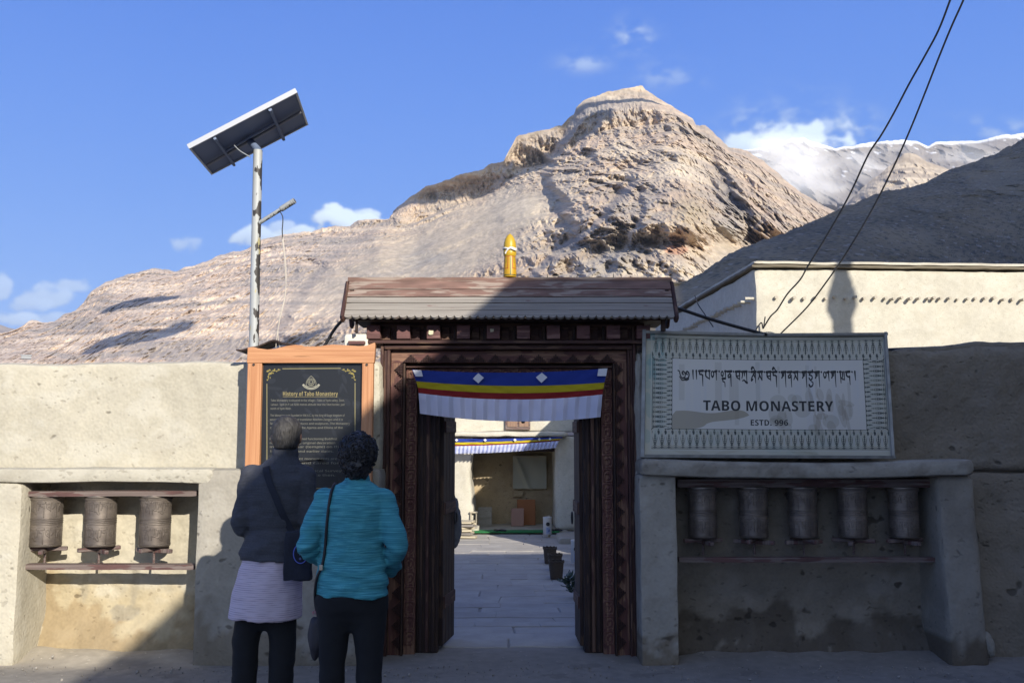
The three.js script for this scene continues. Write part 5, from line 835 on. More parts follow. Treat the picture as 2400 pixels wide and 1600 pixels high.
{
  const t = thing('porch_building', 'cream building across the yard with a deep open porch', 'building', [0, 0, -16.4]);
  const gx = (px, py = 1150, d = 16) => X(px, d, py);
  const topY = Y(1011, 15.8), lintY = Y(1058, 16);
  part(t, 'pillar', lump(gx(960), gx(1107), 0, topY - 0.08, -17.8, -15.95, { cell: 0.06, amp: 0.03, freq: 2, round: 0.05, shift: (x, y) => [x > -0.75 ? 0.03 * Math.sin(y * 5) : 0, 0, 0] }), M.whitewash);
  part(t, 'pillar', lump(gx(1301), gx(1520), 0, topY - 0.08, -17.8, -15.95, { cell: 0.06, amp: 0.03, freq: 2, round: 0.06 }), M.whitewash);
  part(t, 'back_wall', lump(gx(1080), gx(1330), 0, topY - 0.08, -17.8, -17.0, { cell: 0.06, amp: 0.03, freq: 2, ou: 0.5 }), M.niche2 = plaster([0.46, 0.36, 0.22], [0.27, 0.20, 0.12], [0.56, 0.47, 0.32], 171.5));
  part(t, 'lintel_beam', wbx('x', gx(1100), gx(1306), lintY, topY - 0.09, -16.6, -16.02, 0.01), M.darkWood);
  part(t, 'porch_ceiling', wbx('x', gx(1100), gx(1306), lintY + 0.06, lintY + 0.1, -17.2, -16.6, 0.01), M.darkWood);
  part(t, 'ledge', lump(gx(950), gx(1330), topY - 0.09, topY, -17.8, -15.75, { cell: 0.05, amp: 0.03, freq: 3, round: 0.03 }), M.whitewash);
  part(t, 'upper_wall', lump(gx(960), gx(1520), topY, 3.3, -17.8, -16.15, { cell: 0.08, amp: 0.04, freq: 1.5 }), M.whitewash);
  const w = part(t, 'window', wbx('x', X(1184, 16.1), X(1243, 16.1), Y(1007, 16.1), Y(925, 16.1), -16.2, -16.09, 0.01), M.railWood);
  for (const [a, b] of [[1189, 1212], [1216, 1239]]) part(w, 'pane', wbx('y', X(a, 16.1), X(b, 16.1), Y(1000, 16.1), Y(932, 16.1), -16.1, -16.075, 0.004), wood([0.34, 0.22, 0.15], [0.22, 0.13, 0.09], null, 0, 203));
  part(t, 'porch_step', lump(gx(1085), gx(1330), 0, 0.03, -17.1, -15.5, { cell: 0.08, amp: 0.01 }), M.concrete);
}
valance('porch_valance', 'long sunlit blue, yellow and red valance with white frill over the porch across the yard', [[990, 1027, 1028, 1023.5, 1319], [990, 1036, 1035, 1027, 1316], [990, 1042, 1040, 1030, 1313], [990, 1045.5, 1043, 1033, 1310], [990, 1062, 1061, 1049, 1304]], 15.7, flagBands, 0.02, 34,
  [1070, 1137, 1207, 1264, 1289].map((px) => { const y = 1031 - (px > 1200 ? (px - 1200) * 0.03 : 0), r = px > 1250 ? 3 : 4; return [[px, y - 3.4], [px + r, y], [px, y + 3.4], [px - r, y]]; }));
{
  // things in the porch
  const B = 16.9;
  const hang = thing('plastic_sheet', 'pale translucent sheet pinned to the porch back wall', 'sheet', at(1241, 1146, B));
  { const g = new THREE.PlaneGeometry(1, 1, 24, 24), P = g.attributes.position, a = at(1202, 1071, B), b = at(1281, 1145, B); for (let i = 0; i < P.count; i++) { const u = P.getX(i) + 0.5, v = P.getY(i) + 0.5; P.setXYZ(i, lerp(a.x, b.x, u), lerp(b.y, a.y, v), -B + 0.02 * noise(u * 3, v * 2, 4) + 0.035 * Math.exp(-((u - 0.1 - 0.38 * (1 - v)) ** 2) / 0.004)); } g.computeVertexNormals(); part(hang, 'sheet', g, std({ color: rgb(0.44, 0.43, 0.33), roughness: 0.5 })); part(hang, 'edge_strip', wbx('x', a.x, b.x, a.y - 0.005, a.y + 0.025, -B - 0.02, -B + 0.02, 0.003), M.palePost); }
  const panel = (name, label, cat, pxa, pya, pxb, pyb, d, lean, mat, thick = 0.03) => { const a = at(pxa, pya, d), b = at(pxb, pyb, d), t = thing(name, label, cat, [(a.x + b.x) / 2, 0.03, -d]); const g = new RoundedBoxGeometry(b.x - a.x, a.y - b.y, thick, 1, 0.008); g.translate(0, (a.y - b.y) / 2, 0); g.rotateX(-lean); g.translate(0, Math.max(0, b.y - 0.03), 0); part(t, 'board', woodUV(g, 'x'), mat, true); return t; };
  panel('framed_notice', 'small brownish framed notice under the pale sheet in the porch', 'notice', 1204, 1149, 1226, 1164, 16.93, 0, M.niche2);
  panel('orange_board', 'orange-brown board leaning on the porch back wall', 'board', 1212, 1178, 1255, 1238, 16.75, 0.05, std({ color: rgb(0.36, 0.135, 0.045), roughness: 0.7 }));
  panel('pink_board', 'smaller pinkish board leaning in front of the orange board', 'board', 1198, 1198, 1228, 1240, 16.55, 0.05, std({ color: rgb(0.42, 0.25, 0.19), roughness: 0.8 }));
  panel('grey_slab', 'grey beige slab leaning in the left half of the porch', 'slab', 1120, 1196, 1153, 1240, 16.6, 0.08, M.pillar, 0.06);
  const s = thing('wooden_stand', 'small pale open wooden stand at the left side of the porch', 'stand', at(1110, 1236, 15.9)); const bp = at(1102, 1233, 15.9), ep = at(1118, 1202, 15.9);
  for (const px of [bp.x, ep.x - 0.022]) for (const z of [-15.9, -16.02]) part(s, 'leg', wbx('y', px, px + 0.022, bp.y, ep.y, z - 0.02, z, 0.003), M.palePost); part(s, 'top', wbx('x', bp.x - 0.01, ep.x + 0.01, ep.y, ep.y + 0.022, -16.04, -15.88, 0.003), M.palePost);
  const bk = thing('white_basin', 'whitish round basin under the small wooden stand', 'basin', at(1112, 1247, 15.7)); part(bk, 'bowl', lathe([[0.002, 0], [0.066, 0], [0.075, 0.02], [0.08, 0.10], [0.085, 0.105], [0.07, 0.1], [0.002, 0.09]], 24), M.whitewash, true);
  const mat = thing('green_mat', 'long green plastic mat on the floor at the foot of the porch', 'mat', [X(1205, 15.5, 1249), 0.034, -15.55]); part(mat, 'mat', lump(X(1101, 15.5, 1250), X(1312, 15.5, 1250), 0.03, 0.045, -15.8, -15.42, { cell: 0.03, amp: 0.006, round: 0.005, freq: 6 }), std({ color: rgb(0.02, 0.22, 0.06), roughness: 0.9 }));
  const shoe = thing('sandals', 'pair of dark sandals left on the green mat near its middle', 'sandals', [X(1170, 15.55, 1247), 0.046, -15.55], 'sandals on the mat'); for (const k of [-1, 1]) { const g = new THREE.SphereGeometry(1, 14, 8); g.scale(0.03, 0.02, 0.085); g.rotateY(0.7 + 0.3 * k); g.translate(k * 0.05, 0.012, 0); part(shoe, 'sandal', g, M.black, true); }
  copyOf(shoe, 'pair of dark sandals on the green mat behind the white bin', [X(1302, 15.55, 1247), 0.046, -15.6]);
  // litter bins: a white drum on a post, with a round dark mouth and a blue label
  const label = canvasTex(128, 160, (c) => { c.fillStyle = '#b9c4d8'; c.fillRect(0, 0, 128, 160); c.fillStyle = '#35589c'; for (let i = 0; i < 6; i++) c.fillRect(14, 16 + i * 22, 60 + (i * 37) % 40, 10); c.fillRect(70, 60, 40, 44); });
  const bin = thing('litter_bin', 'white litter bin with a blue label in front of the porch', 'litter bin', [X(1283, 15.0, 1258), 0, -15.0], 'white litter bins');
  const br = 0.068; part(bin, 'drum', lathe([[0.002, 0.05], [br, 0.05], [br, 0.30], [br * 1.04, 0.305], [br * 1.04, 0.32], [0.002, 0.33]], 28), std({ color: rgb(0.62, 0.60, 0.56), roughness: 0.45 }), true); part(bin, 'post', bar(new THREE.Vector3(0.03, 0, -0.04), new THREE.Vector3(0.03, 0.34, -0.04), 0.02), M.palePost, true);
  { const m = new THREE.CylinderGeometry(0.03, 0.03, 0.012, 18); m.rotateX(Math.PI / 2); m.translate(0.006, 0.215, br); part(bin, 'mouth', m, M.black, true); const l = new THREE.CylinderGeometry(br + 0.004, br + 0.004, 0.105, 14, 1, true, -0.35, 1.0); l.translate(0, 0.115, 0); part(bin, 'label', l, std({ map: label, roughness: 0.5 }), true); }
  const near = copyOf(bin, 'white litter bin with a blue label half hidden behind the gate post', [X(1352, 11.7, 1300), 0, -11.75]); near.rotation.y = -0.2;
  // planters
  const wicker = std({ map: tex(256, 256, (u, v) => { const n = fbmT(u, v, 20, 3, 4, 30); return mix3([0.13, 0.095, 0.065], [0.07, 0.05, 0.036], clamp(0.5 + 1.8 * n)); }), bumpMap: tex(256, 256, (u, v) => 0.5 + 0.3 * Math.sin(u * 6.283 * 24 + Math.PI * Math.floor(v * 20)) * Math.sin(v * 6.283 * 10), false), bumpScale: 0.006, roughness: 0.85 });
  const earth = std({ color: rgb(0.17, 0.155, 0.14), roughness: 1 });
  const pot = thing('basket_planter', 'nearest of the three brown basket planters on the yard paving', 'planter', at(1304, 1356, 10.7), 'basket planters');
  const h = 0.20, sq = (r, y, tw) => { const a = []; for (let i = 0; i <= 48; i++) { const t = i / 48 * 6.2832, c = Math.cos(t), s = Math.sin(t), k = Math.pow(Math.pow(Math.abs(c), 3.2) + Math.pow(Math.abs(s), 3.2), -1 / 3.2); a.push([c * k * r, y + (tw ? 0.006 * Math.sin(t * 12) : 0), s * k * r]); } return a; };
  const shell = (prof) => { const pos = [], uv = [], idx = [], R = prof.map(([r, y, tw]) => sq(r, y, tw)); R.forEach((q, j) => q.forEach((p, i) => { pos.push(...p); uv.push(i / 48 * 3, prof[j][1] * 4); })); for (let j = 0; j < R.length - 1; j++) for (let i = 0; i < 48; i++) { const a = j * 49 + i; idx.push(a, a + 49, a + 1, a + 1, a + 49, a + 50); } const g = new THREE.BufferGeometry(); g.setAttribute('position', new THREE.Float32BufferAttribute(pos, 3)); g.setAttribute('uv', new THREE.Float32BufferAttribute(uv, 2)); g.setIndex(idx); g.computeVertexNormals(); return g; };
  part(pot, 'basket', shell([[0.001, 0], [0.062, 0], [0.068, 0.004], [0.072, 0.05], [0.077, 0.11], [0.081, 0.16], [0.084, 0.185], [0.080, 0.187], [0.072, 0.15]]), wicker, true);
  part(pot, 'rim', shell([[0.083, 0.18, 1], [0.09, 0.185, 1], [0.09, 0.198, 1], [0.083, 0.202, 1], [0.078, 0.196, 1]]), wicker, true); part(pot, 'soil', shell([[0.078, 0.17], [0.04, 0.18], [0.001, 0.175]]), earth, true);
  copyOf(pot, 'middle of the three brown basket planters, mostly hidden by the nearest', at(1301, 1338, 11.3)); copyOf(pot, 'farthest of the three brown basket planters, at the edge of the sunlit paving', at(1289, 1320, 12.0));
  // plant by the gate post
  const pl = thing('leafy_plant', 'dark green leafy plant growing low behind the right gate post', 'plant', [X(1358, 9.4, 1390), 0, -9.45]), lv = [], st = []; seed(12);
  for (let k = 0; k < 16; k++) { const a = rr(0, 6.28), r = rr(0.02, 0.10), hh = rr(0.12, 0.26), tip = new THREE.Vector3(Math.cos(a) * (r + 0.09), hh, Math.sin(a) * (r + 0.09)); st.push(tube([[Math.cos(a) * 0.02, 0, Math.sin(a) * 0.02], [Math.cos(a) * r * 0.6, hh * 0.6, Math.sin(a) * r * 0.6], tip], 0.003, 8, 4));
    for (let q = 0; q < 9; q++) { const f = rr(0.3, 1), b = new THREE.Vector3(Math.cos(a) * (r + 0.09) * f, hh * f, Math.sin(a) * (r + 0.09) * f), g = new THREE.PlaneGeometry(0.036, 0.085, 2, 4), P = g.attributes.position; for (let i = 0; i < P.count; i++) { const v = P.getY(i) / 0.085 + 0.5; P.setXYZ(i, P.getX(i) * Math.sin(Math.PI * Math.min(0.98, v * 0.9 + 0.1)), v * 0.085, -0.02 * v * v + 0.004 * Math.abs(P.getX(i)) / 0.01); } g.rotateX(rr(0.6, 1.9)); g.rotateY(a + rr(-1.4, 1.4)); g.translate(b.x, b.y, b.z); g.computeVertexNormals(); lv.push(g); } }
  part(pl, 'leaves', lv, new THREE.MeshPhysicalMaterial({ color: rgb(0.035, 0.066, 0.03), roughness: 0.7, side: THREE.DoubleSide, transmission: 0.3, thickness: 0 }), true).userData.kind = 'stuff'; part(pl, 'stems', st, std({ color: rgb(0.05, 0.07, 0.03) }), true);
  // wood pile, left
  const wp = thing('wood_pile', 'small stack of pale split planks at the left side of the yard', 'wood pile', [X(1080, 14.9, 1245), 0, -14.9]); seed(8);
  for (let k = 0; k < 12; k++) { const y = 0.02 + Math.floor(k / 2) * 0.043, g = bx(-0.28, 0.22 + rr(-0.05, 0.05), y, y + 0.034, -0.07, 0.07, 0.006); g.rotateY(rr(-0.35, 0.35)); g.translate(rr(-0.04, 0.04), rr(-0.004, 0.004), (k % 2) * 0.16 - 0.08); part(wp, 'log', woodUV(g, 'x'), k % 3 ? M.palePost : M.roofGrey, true); }
  // low kerb blocks on the right
  const kb = thing('stone_block', 'low grey stone block on the yard floor to the right of the porch', 'stone', [X(1330, 14.2, 1270), 0, -14.2]); part(kb, 'block', lump(X(1308, 14.2, 1270), X(1400, 14.2, 1270), -0.02, 0.09, -14.9, -14.1, { cell: 0.05, amp: 0.012 }), M.pillar);
  // low wall on the left of the yard
  const lw = thing('low_wall', 'low mud wall along the left side of the yard', 'wall', [-1.6, 0, -12]); part(lw, 'masonry', lump(-1.75, -1.33, -0.02, 0.3, -15.3, -8.6, { cell: 0.08, amp: 0.03 }), M.mud);
  // store building on the right of the yard: it shades half of the yard
  const sb = thing('store_building', 'flat-roofed mud store along the right side of the yard, hidden by the gate post', 'building', [3, 0, -13]); part(sb, 'walls', lump(1.62, 2.6, 0, 2.64, -16, -11.3, { cell: 0.12, amp: 0.03 }), M.whitewash); part(sb, 'roof_edge', lump(1.58, 2.64, 2.64, 2.76, -16, -11.26, { cell: 0.12, amp: 0.02 }), M.mud);
  // cloth sack hung on the left door leaf
  const ck = thing('grey_cloth', 'grey cloth bundle hanging from the edge of the left door leaf', 'cloth', [X(1066, 7.66, 1250), 0.72, -7.68]);
  const body = surfaceOf((x, y, z) => { const w = 0.5 + 0.5 * Math.cos(clamp((y - 0.21) / 0.22, -1, 1) * 3.1416); return ball(x, y, z, [0.006 * Math.sin(y * 14), 0.18, 0], [0.05, 0.2, 0.05]) + 0.012 * noise(x * 40, y * 9, z * 40) * w + 0.006 * noise(x * 90, y * 22, z * 90); }, [-0.09, -0.05, -0.09], [0.09, 0.42, 0.09], 0.006); part(ck, 'bundle', body, std({ color: rgb(0.20, 0.21, 0.24), roughness: 0.95 }), true); part(ck, 'tie', bar(new THREE.Vector3(0, 0.36, 0), new THREE.Vector3(-0.02, 0.46, 0.01), 0.006, 6), M.cable, true);
}
{ // tiny white house far away below the mountain
  const p = at(60, 838, 700), t = thing('distant_house', 'tiny white house far off at the foot of the mountain, above the left wall', 'house', p);
  const b = new THREE.BoxGeometry(6.5, 2.6, 6); b.translate(0, 0.3, 0); b.rotateY(0.5); part(t, 'walls', b, std({ color: rgb(0.38, 0.39, 0.4) }), true); const r = new THREE.BoxGeometry(7.6, 0.4, 7); r.translate(0, 1.8, 0); r.rotateY(0.5); part(t, 'roof', r, std({ color: rgb(0.5, 0.52, 0.55) }), true);
}
// ---------------------------------------------------------------- clouds that have a body: those that shade the mountain, and the mist on the far range
{
  const puffMat = std({ color: rgb(0.86, 0.87, 0.9), roughness: 1 });
  const puff = (label, target, dist, sc, seedN) => {
    const c = target.clone().addScaledVector(RAY, -dist), t = thing('cloud', label, 'cloud', c), l = []; seed(seedN);
    for (let k = 0; k < 9; k++) { const g = new THREE.IcosahedronGeometry(1, 4), P = g.attributes.position, r = rr(0.45, 0.8); for (let i = 0; i < P.count; i++) { const x = P.getX(i), y = P.getY(i), z = P.getZ(i), q = r * (1 + 0.3 * fbm(x * 2 + k, y * 2, z * 2, 3)); P.setXYZ(i, x * q, y * q, z * q); } g.computeVertexNormals(); g.translate(rr(-1, 1), rr(-0.25, 0.25), rr(-0.5, 0.5)); g.scale(sc[0], sc[1], sc[2]); l.push(g); }
    part(t, 'puffs', l, puffMat, true);
  };
  puff('small cloud high above the square, shading the lower left mountainside', onMain(330, 792), 1500, [64, 48, 60], 3);
  puff('small cloud high above the square, shading the banded left mountainside', onMain(335, 706), 1500, [60, 36, 50], 4);
  puff('small cloud high overhead, shading the summit', onMain(1425, 238), 1600, [88, 26, 50], 5);
  puff('small cloud high overhead, shading the long cliff below the summit', onMain(1090, 440), 1700, [140, 44, 70], 6);
  puff('small cloud high overhead, shading the shoulder left of the summit', at(1290, 345, 2300), 1650, [60, 30, 50], 7);
  puff('small cloud high overhead, shading the slope behind the history board', onMain(700, 800), 1500, [40, 14, 30], 8);
}
{ // mist lying against the far range: sheets of vapour one behind the other
  const t = thing('cloud', 'thin white mist drifting in front of the distant snowy range', 'cloud', at(1900, 400, 4800)); t.userData.kind = 'stuff';
  for (let k = 0; k < 7; k++) {
    const alpha = tex(256, 128, (u, v) => { const dx = (u - 0.5) / 0.46, dy = (v - 0.46) / 0.44, q = dx * dx + dy * dy, n = fbmT(u, v, 3, 5, k * 7.7) * 1.5; return clamp(0.78 * sstep(0, 0.8, 1 - q + n * (1 - q * 0.4))) * sstep(1, 0.75, Math.abs(dx) * 1.06) * sstep(1.05, 0.7, Math.abs(dy)); }, false);
    const d = 4500 + k * 160, c = [[1870, 375, 160, 85], [1960, 395, 140, 66], [1830, 390, 130, 86], [2060, 368, 110, 34], [1890, 430, 140, 66], [2290, 360, 130, 34], [1850, 345, 130, 62]][k];
    const g = new THREE.PlaneGeometry(1, 1, 20, 12), P = g.attributes.position;
    for (let i = 0; i < P.count; i++) { const u = P.getX(i), v = P.getY(i), p = at(c[0] + u * 2 * c[2], c[1] - v * 2 * c[3], d); P.setXYZ(i, p.x, p.y, p.z + 90 * noise(u * 2, v * 2, k)); }
    g.computeVertexNormals(); part(t, 'veil', g, std({ color: rgb(0.9, 0.91, 0.94), alphaMap: alpha, transparent: true, opacity: 0.27, depthWrite: false }));
  }
}

{ // loose pebbles and crumbs of mud on the trodden earth
  seed(91); const g = new THREE.IcosahedronGeometry(1, 1), P = g.attributes.position; for (let i = 0; i < P.count; i++) { const k = 1 + 0.35 * noise(P.getX(i) * 1.7, P.getY(i) * 1.7, P.getZ(i) * 1.7); P.setXYZ(i, P.getX(i) * k, P.getY(i) * k * 0.7, P.getZ(i) * k); } g.computeVertexNormals();
  const n = 900, m = new THREE.InstancedMesh(g, std({ color: rgb(0.33, 0.305, 0.265) }), n), M4 = new THREE.Matrix4(), q = new THREE.Quaternion(), c = new THREE.Color();
  for (let i = 0; i < n; i++) { const wall = rnd() < 0.6, x = rr(-4.2, 4.2), z = wall ? -6.72 + Math.abs(rr(-1, 1)) * rr(0, 0.7) : rr(-7, -4.2), r = 0.003 + 0.012 * rnd() * rnd() * rnd(); q.setFromEuler(new THREE.Euler(rnd() * 6, rnd() * 6, rnd() * 6)); const bank = (x > 1.2 && x < 3.5 || x < -2.3 && x > -3.9) && z < -6.75 ? 0.03 : 0; M4.compose(new THREE.Vector3(x, r * 0.2 + bank, z), q, new THREE.Vector3(r, r, r)); m.setMatrixAt(i, M4); const k = rr(0.7, 1.25); m.setColorAt(i, c.setRGB(k, k, k)); }
  m.name = 'pebbles'; m.castShadow = m.receiveShadow = true; scene.add(m); tag(m, 'loose pebbles and crumbs of mud scattered on the grey earth', 'pebbles', null, 'stuff');
}
// ---------------------------------------------------------------- the two visitors, seen from behind
{
  const girth = (table) => (x, y, z) => { // stacked ovals: [height, centre x, half width, half depth, centre z]
    let i = 0; while (i < table.length - 2 && table[i + 1][0] < y) i++;
    const a = table[i], b = table[i + 1], t = clamp((y - a[0]) / (b[0] - a[0])), s = t * t * (3 - 2 * t) * 0.5 + t * 0.5, cx = lerp(a[1], b[1], s), w = lerp(a[2], b[2], s), d = lerp(a[3], b[3], s), cz = lerp(a[4] ?? 0, b[4] ?? 0, s);
    return Math.max((Math.hypot((x - cx) / w, (z - cz) / d) - 1) * Math.min(w, d), table[0][0] - y, y - table[table.length - 1][0]);
  };
  const chain = (x, y, z, pts) => { let r = 9; for (let i = 0; i < pts.length - 1; i++) r = Math.min(r, capsule(x, y, z, pts[i], pts[i + 1], pts[i][3], pts[i + 1][3])); return r; };
  const around = (k) => (x, y, z) => [Math.atan2(x, z) * 0.17 / k, y / k];
  const skin = std({ color: rgb(0.36, 0.20, 0.135), roughness: 0.6 });
  const handSDF = (w, s) => (x, y, z) => { // palm and five curled fingers, pointing towards the middle
    const p = [w[0] - s * 0.035, w[1] + 0.002, w[2] - 0.04];
    let d = smin(capsule(x, y, z, w, p, 0.024, 0.026), ball(x, y, z, p, [0.032, 0.038, 0.02]), 0.015);
    for (let f = 0; f < 4; f++) { const yy = 0.03 - f * 0.02, L = [0.032, 0.036, 0.034, 0.027][f], a = [p[0] - s * 0.02, p[1] + yy, p[2] - 0.012], b = [a[0] - s * L, a[1] - 0.004, a[2] - 0.014], c = [b[0] - s * 0.012, b[1] - 0.004, b[2] + 0.024]; d = smin(d, Math.min(capsule(x, y, z, a, b, 0.0095, 0.009), capsule(x, y, z, b, c, 0.009, 0.0075)), 0.006); }
    const a = [p[0] + s * 0.004, p[1] + 0.03, p[2] + 0.006], b = [a[0] - s * 0.022, a[1] + 0.024, a[2] - 0.006], c = [b[0] - s * 0.022, b[1] + 0.006, b[2] - 0.006];
    return smin(d, Math.min(capsule(x, y, z, a, b, 0.0115, 0.0105), capsule(x, y, z, b, c, 0.0105, 0.008)), 0.008);
  };
  const headSDF = (h, k) => (x, y, z) => { // h: middle of the head; the face looks away, along -z
    const q = (a, b, c) => [h[0] + a * k, h[1] + b * k, h[2] + c * k];
    let d = ball(x, y, z, q(0, 0.018, 0.008), [0.074 * k, 0.094 * k, 0.092 * k]);
    d = smin(d, ball(x, y, z, q(0, -0.055, -0.03), [0.056 * k, 0.06 * k, 0.06 * k]), 0.04);
    d = smin(d, capsule(x, y, z, q(0, 0.005, -0.088), q(0, -0.03, -0.106), 0.010 * k, 0.014 * k), 0.014);
    for (const s of [-1, 1]) { d = Math.max(d, -ball(x, y, z, q(s * 0.03, 0.004, -0.094), [0.017, 0.011, 0.014])); d = smin(d, ball(x, y, z, q(s * 0.03, 0.003, -0.08), [0.012, 0.011, 0.012]), 0.003); d = smin(d, ball(x, y, z, q(s * 0.077, -0.012, 0.01), [0.010, 0.031 * k, 0.019 * k]), 0.008); }
    d = smin(d, ball(x, y, z, q(0, -0.066, -0.082), [0.024, 0.008, 0.012]), 0.006); d = Math.max(d, -ball(x, y, z, q(0, -0.066, -0.098), [0.024, 0.0022, 0.012]));
    return smin(d, capsule(x, y, z, q(-0.008, -0.16, 0.008), q(0, -0.04, 0.012), 0.056 * k, 0.052 * k), 0.03);
  };
  const knit = (fn, s) => std({ map: tex(512, 512, fn), roughness: 0.95, bumpMap: tex(256, 256, (u, v) => 0.5 + 0.5 * fbmT(u, v, 6, 4, s, 60), false), bumpScale: 0.004 });
  const person = (name, label, p, o) => {
    const t = thing(name, label, 'person', p);
    const arms = o.arms, trunk = girth(o.trunk), legs = o.legs;
    const bodyS = (x, y, z) => { let d = trunk(x, y, z) + 0.022; for (const l of legs) d = smin(d, chain(x, y, z, l.map(([a, b, c, r]) => [a, b, c, r * 0.74])), 0.03); for (const a of arms) d = smin(d, chain(x, y, z, a.map(([q, b, c, r]) => [q, b, c, r * 0.68])), 0.02); return d; };
    const H = headSDF(o.head, o.headK);
    const geos = [surfaceOf((x, y, z) => smin(bodyS(x, y, z), capsule(x, y, z, [o.head[0] - 0.01, o.head[1] - 0.2, 0], [o.head[0], o.head[1] - 0.08, 0], 0.05, 0.05), 0.03), [-0.36, 0.0, -0.34], [0.36, o.head[1] - 0.06, 0.18], 0.014), surfaceOf(H, [o.head[0] - 0.11, o.head[1] - 0.14, o.head[2] - 0.14], [o.head[0] + 0.11, o.head[1] + 0.13, o.head[2] + 0.12], 0.005)];
    for (const [i, s] of [[0, -1], [1, 1]]) { const w = arms[i][arms[i].length - 1].slice(0, 3), hs = handSDF(w, s); geos.push(surfaceOf(hs, [w[0] - 0.14, w[1] - 0.08, w[2] - 0.12], [w[0] + 0.14, w[1] + 0.09, w[2] + 0.06], 0.0045)); }
    part(t, 'body', geos.map((g) => g.toNonIndexed()), skin, true);
    // trousers and shoes
    part(t, 'trousers', surfaceOf((x, y, z) => { let d = girth(o.hips)(x, y, z); for (const l of legs) d = smin(d, chain(x, y, z, l), 0.035); return Math.max(d, 0.085 - y) + 0.009 * fbm(x * 9, y * 5, z * 9 + 3, 3) + 0.006 * noise(x * 7 + y * 6, y * 20, z * 8) * sstep(0.75, 0.3, y); }, [-0.32, 0.06, -0.22], [0.32, o.hips[o.hips.length - 1][0] + 0.02, 0.22], 0.011, around(0.4)), o.trouserMat, true);
    for (const l of legs) { const a = l[l.length - 1]; part(t, 'shoe', surfaceOf((x, y, z) => Math.max(smin(ball(x, y, z, [a[0], 0.045, a[2] + 0.01], [0.046, 0.06, 0.06]), ball(x, y, z, [a[0], 0.03, a[2] - 0.1], [0.048, 0.045, 0.12]), 0.03), -y), [a[0] - 0.07, -0.01, a[2] - 0.24], [a[0] + 0.07, 0.12, a[2] + 0.09], 0.008), M.black, true); }
    // jacket
    const jacketS = (x, y, z) => {
      let d = Math.max(trunk(x, y, z), o.hem - y);
      let sl = 9; for (const a of arms) sl = Math.min(sl, Math.max(chain(x, y, z, a), -9));
      for (const a of arms) { const w = a[a.length - 1], e = a[a.length - 2], L = Math.hypot(w[0] - e[0], w[1] - e[1], w[2] - e[2]); sl = Math.max(sl, ((x - w[0]) * (w[0] - e[0]) + (y - w[1]) * (w[1] - e[1]) + (z - w[2]) * (w[2] - e[2])) / L * (Math.sign(x) === Math.sign(w[0]) ? 1 : 0) - 0.02); }
      d = smin(d, sl, 0.014);
      const inArm = Math.abs(x) > 0.17 ? 1 : 0.4, low = sstep(o.hem + 0.35, o.hem + 0.1, y);
      return d + o.fold * (0.012 * fbm(x * 5, y * 7, z * 5, 3) + inArm * 0.006 * noise(x * 7 + y * 9 * Math.sign(x), y * 26 + x * 12 * Math.sign(x), z * 9) + low * 0.005 * noise(x * 6, y * 30, z * 6 + 7) + 0.004 * noise(x * 12 + y * 7, y * 17, 3));
    };
    const jk = part(t, 'jacket', surfaceOf(jacketS, [-0.38, o.hem - 0.02, -0.36], [0.38, o.trunk[o.trunk.length - 1][0] + 0.02, 0.2], 0.0095, around(o.jacketRepeat)), o.jacketMat, true);
    const locks = []; if (o.curls) { seed(66); for (let k = 0; k < o.curls; k++) { // curls lying on the hair
      const a = rr(0, 6.283), b = Math.acos(rr(-0.75, 1)), dir = new THREE.Vector3(Math.sin(b) * Math.cos(a), Math.cos(b), Math.sin(b) * Math.sin(a)); let r = 0.19; const q = (rd) => o.hair(o.head[0] + dir.x * rd, o.head[1] + 0.0 + dir.y * rd, o.head[2] + 0.01 + dir.z * rd); while (r > 0.03 && q(r) > 0) r -= 0.003; if (r <= 0.04) continue;
      const c = new THREE.Vector3(o.head[0] + dir.x * r, o.head[1] + dir.y * r, o.head[2] + 0.01 + dir.z * r), u = new THREE.Vector3(rr(-1, 1), rr(-1, 1), rr(-1, 1)).cross(dir).normalize(), w = dir.clone().cross(u), R = rr(0.006, 0.012), p = []; for (let i = 0; i <= 5; i++) { const f = i / 5 * 4.4; p.push(c.clone().addScaledVector(u, R * Math.cos(f)).addScaledVector(w, R * Math.sin(f)).addScaledVector(dir, 0.003 + 0.004 * Math.sin(f))); } const tb = tube(p, 0.0026, 9, 4).toNonIndexed(); locks.push(bare(tb)); } }
    part(t, 'hair', [surfaceOf(o.hair, [o.head[0] - 0.15, o.head[1] - 0.16, o.head[2] - 0.15], [o.head[0] + 0.15, o.head[1] + 0.17, o.head[2] + 0.16], 0.0055, around(0.2)), ...locks], o.hairMat, true);
    return { t, jacketS, jk };
  };
  const onBack = (f, x, y) => { let z = 0.3; for (let i = 0; i < 60 && f(x, y, z) > 0.002; i++) z -= Math.max(0.002, f(x, y, z) * 0.7); return z; };
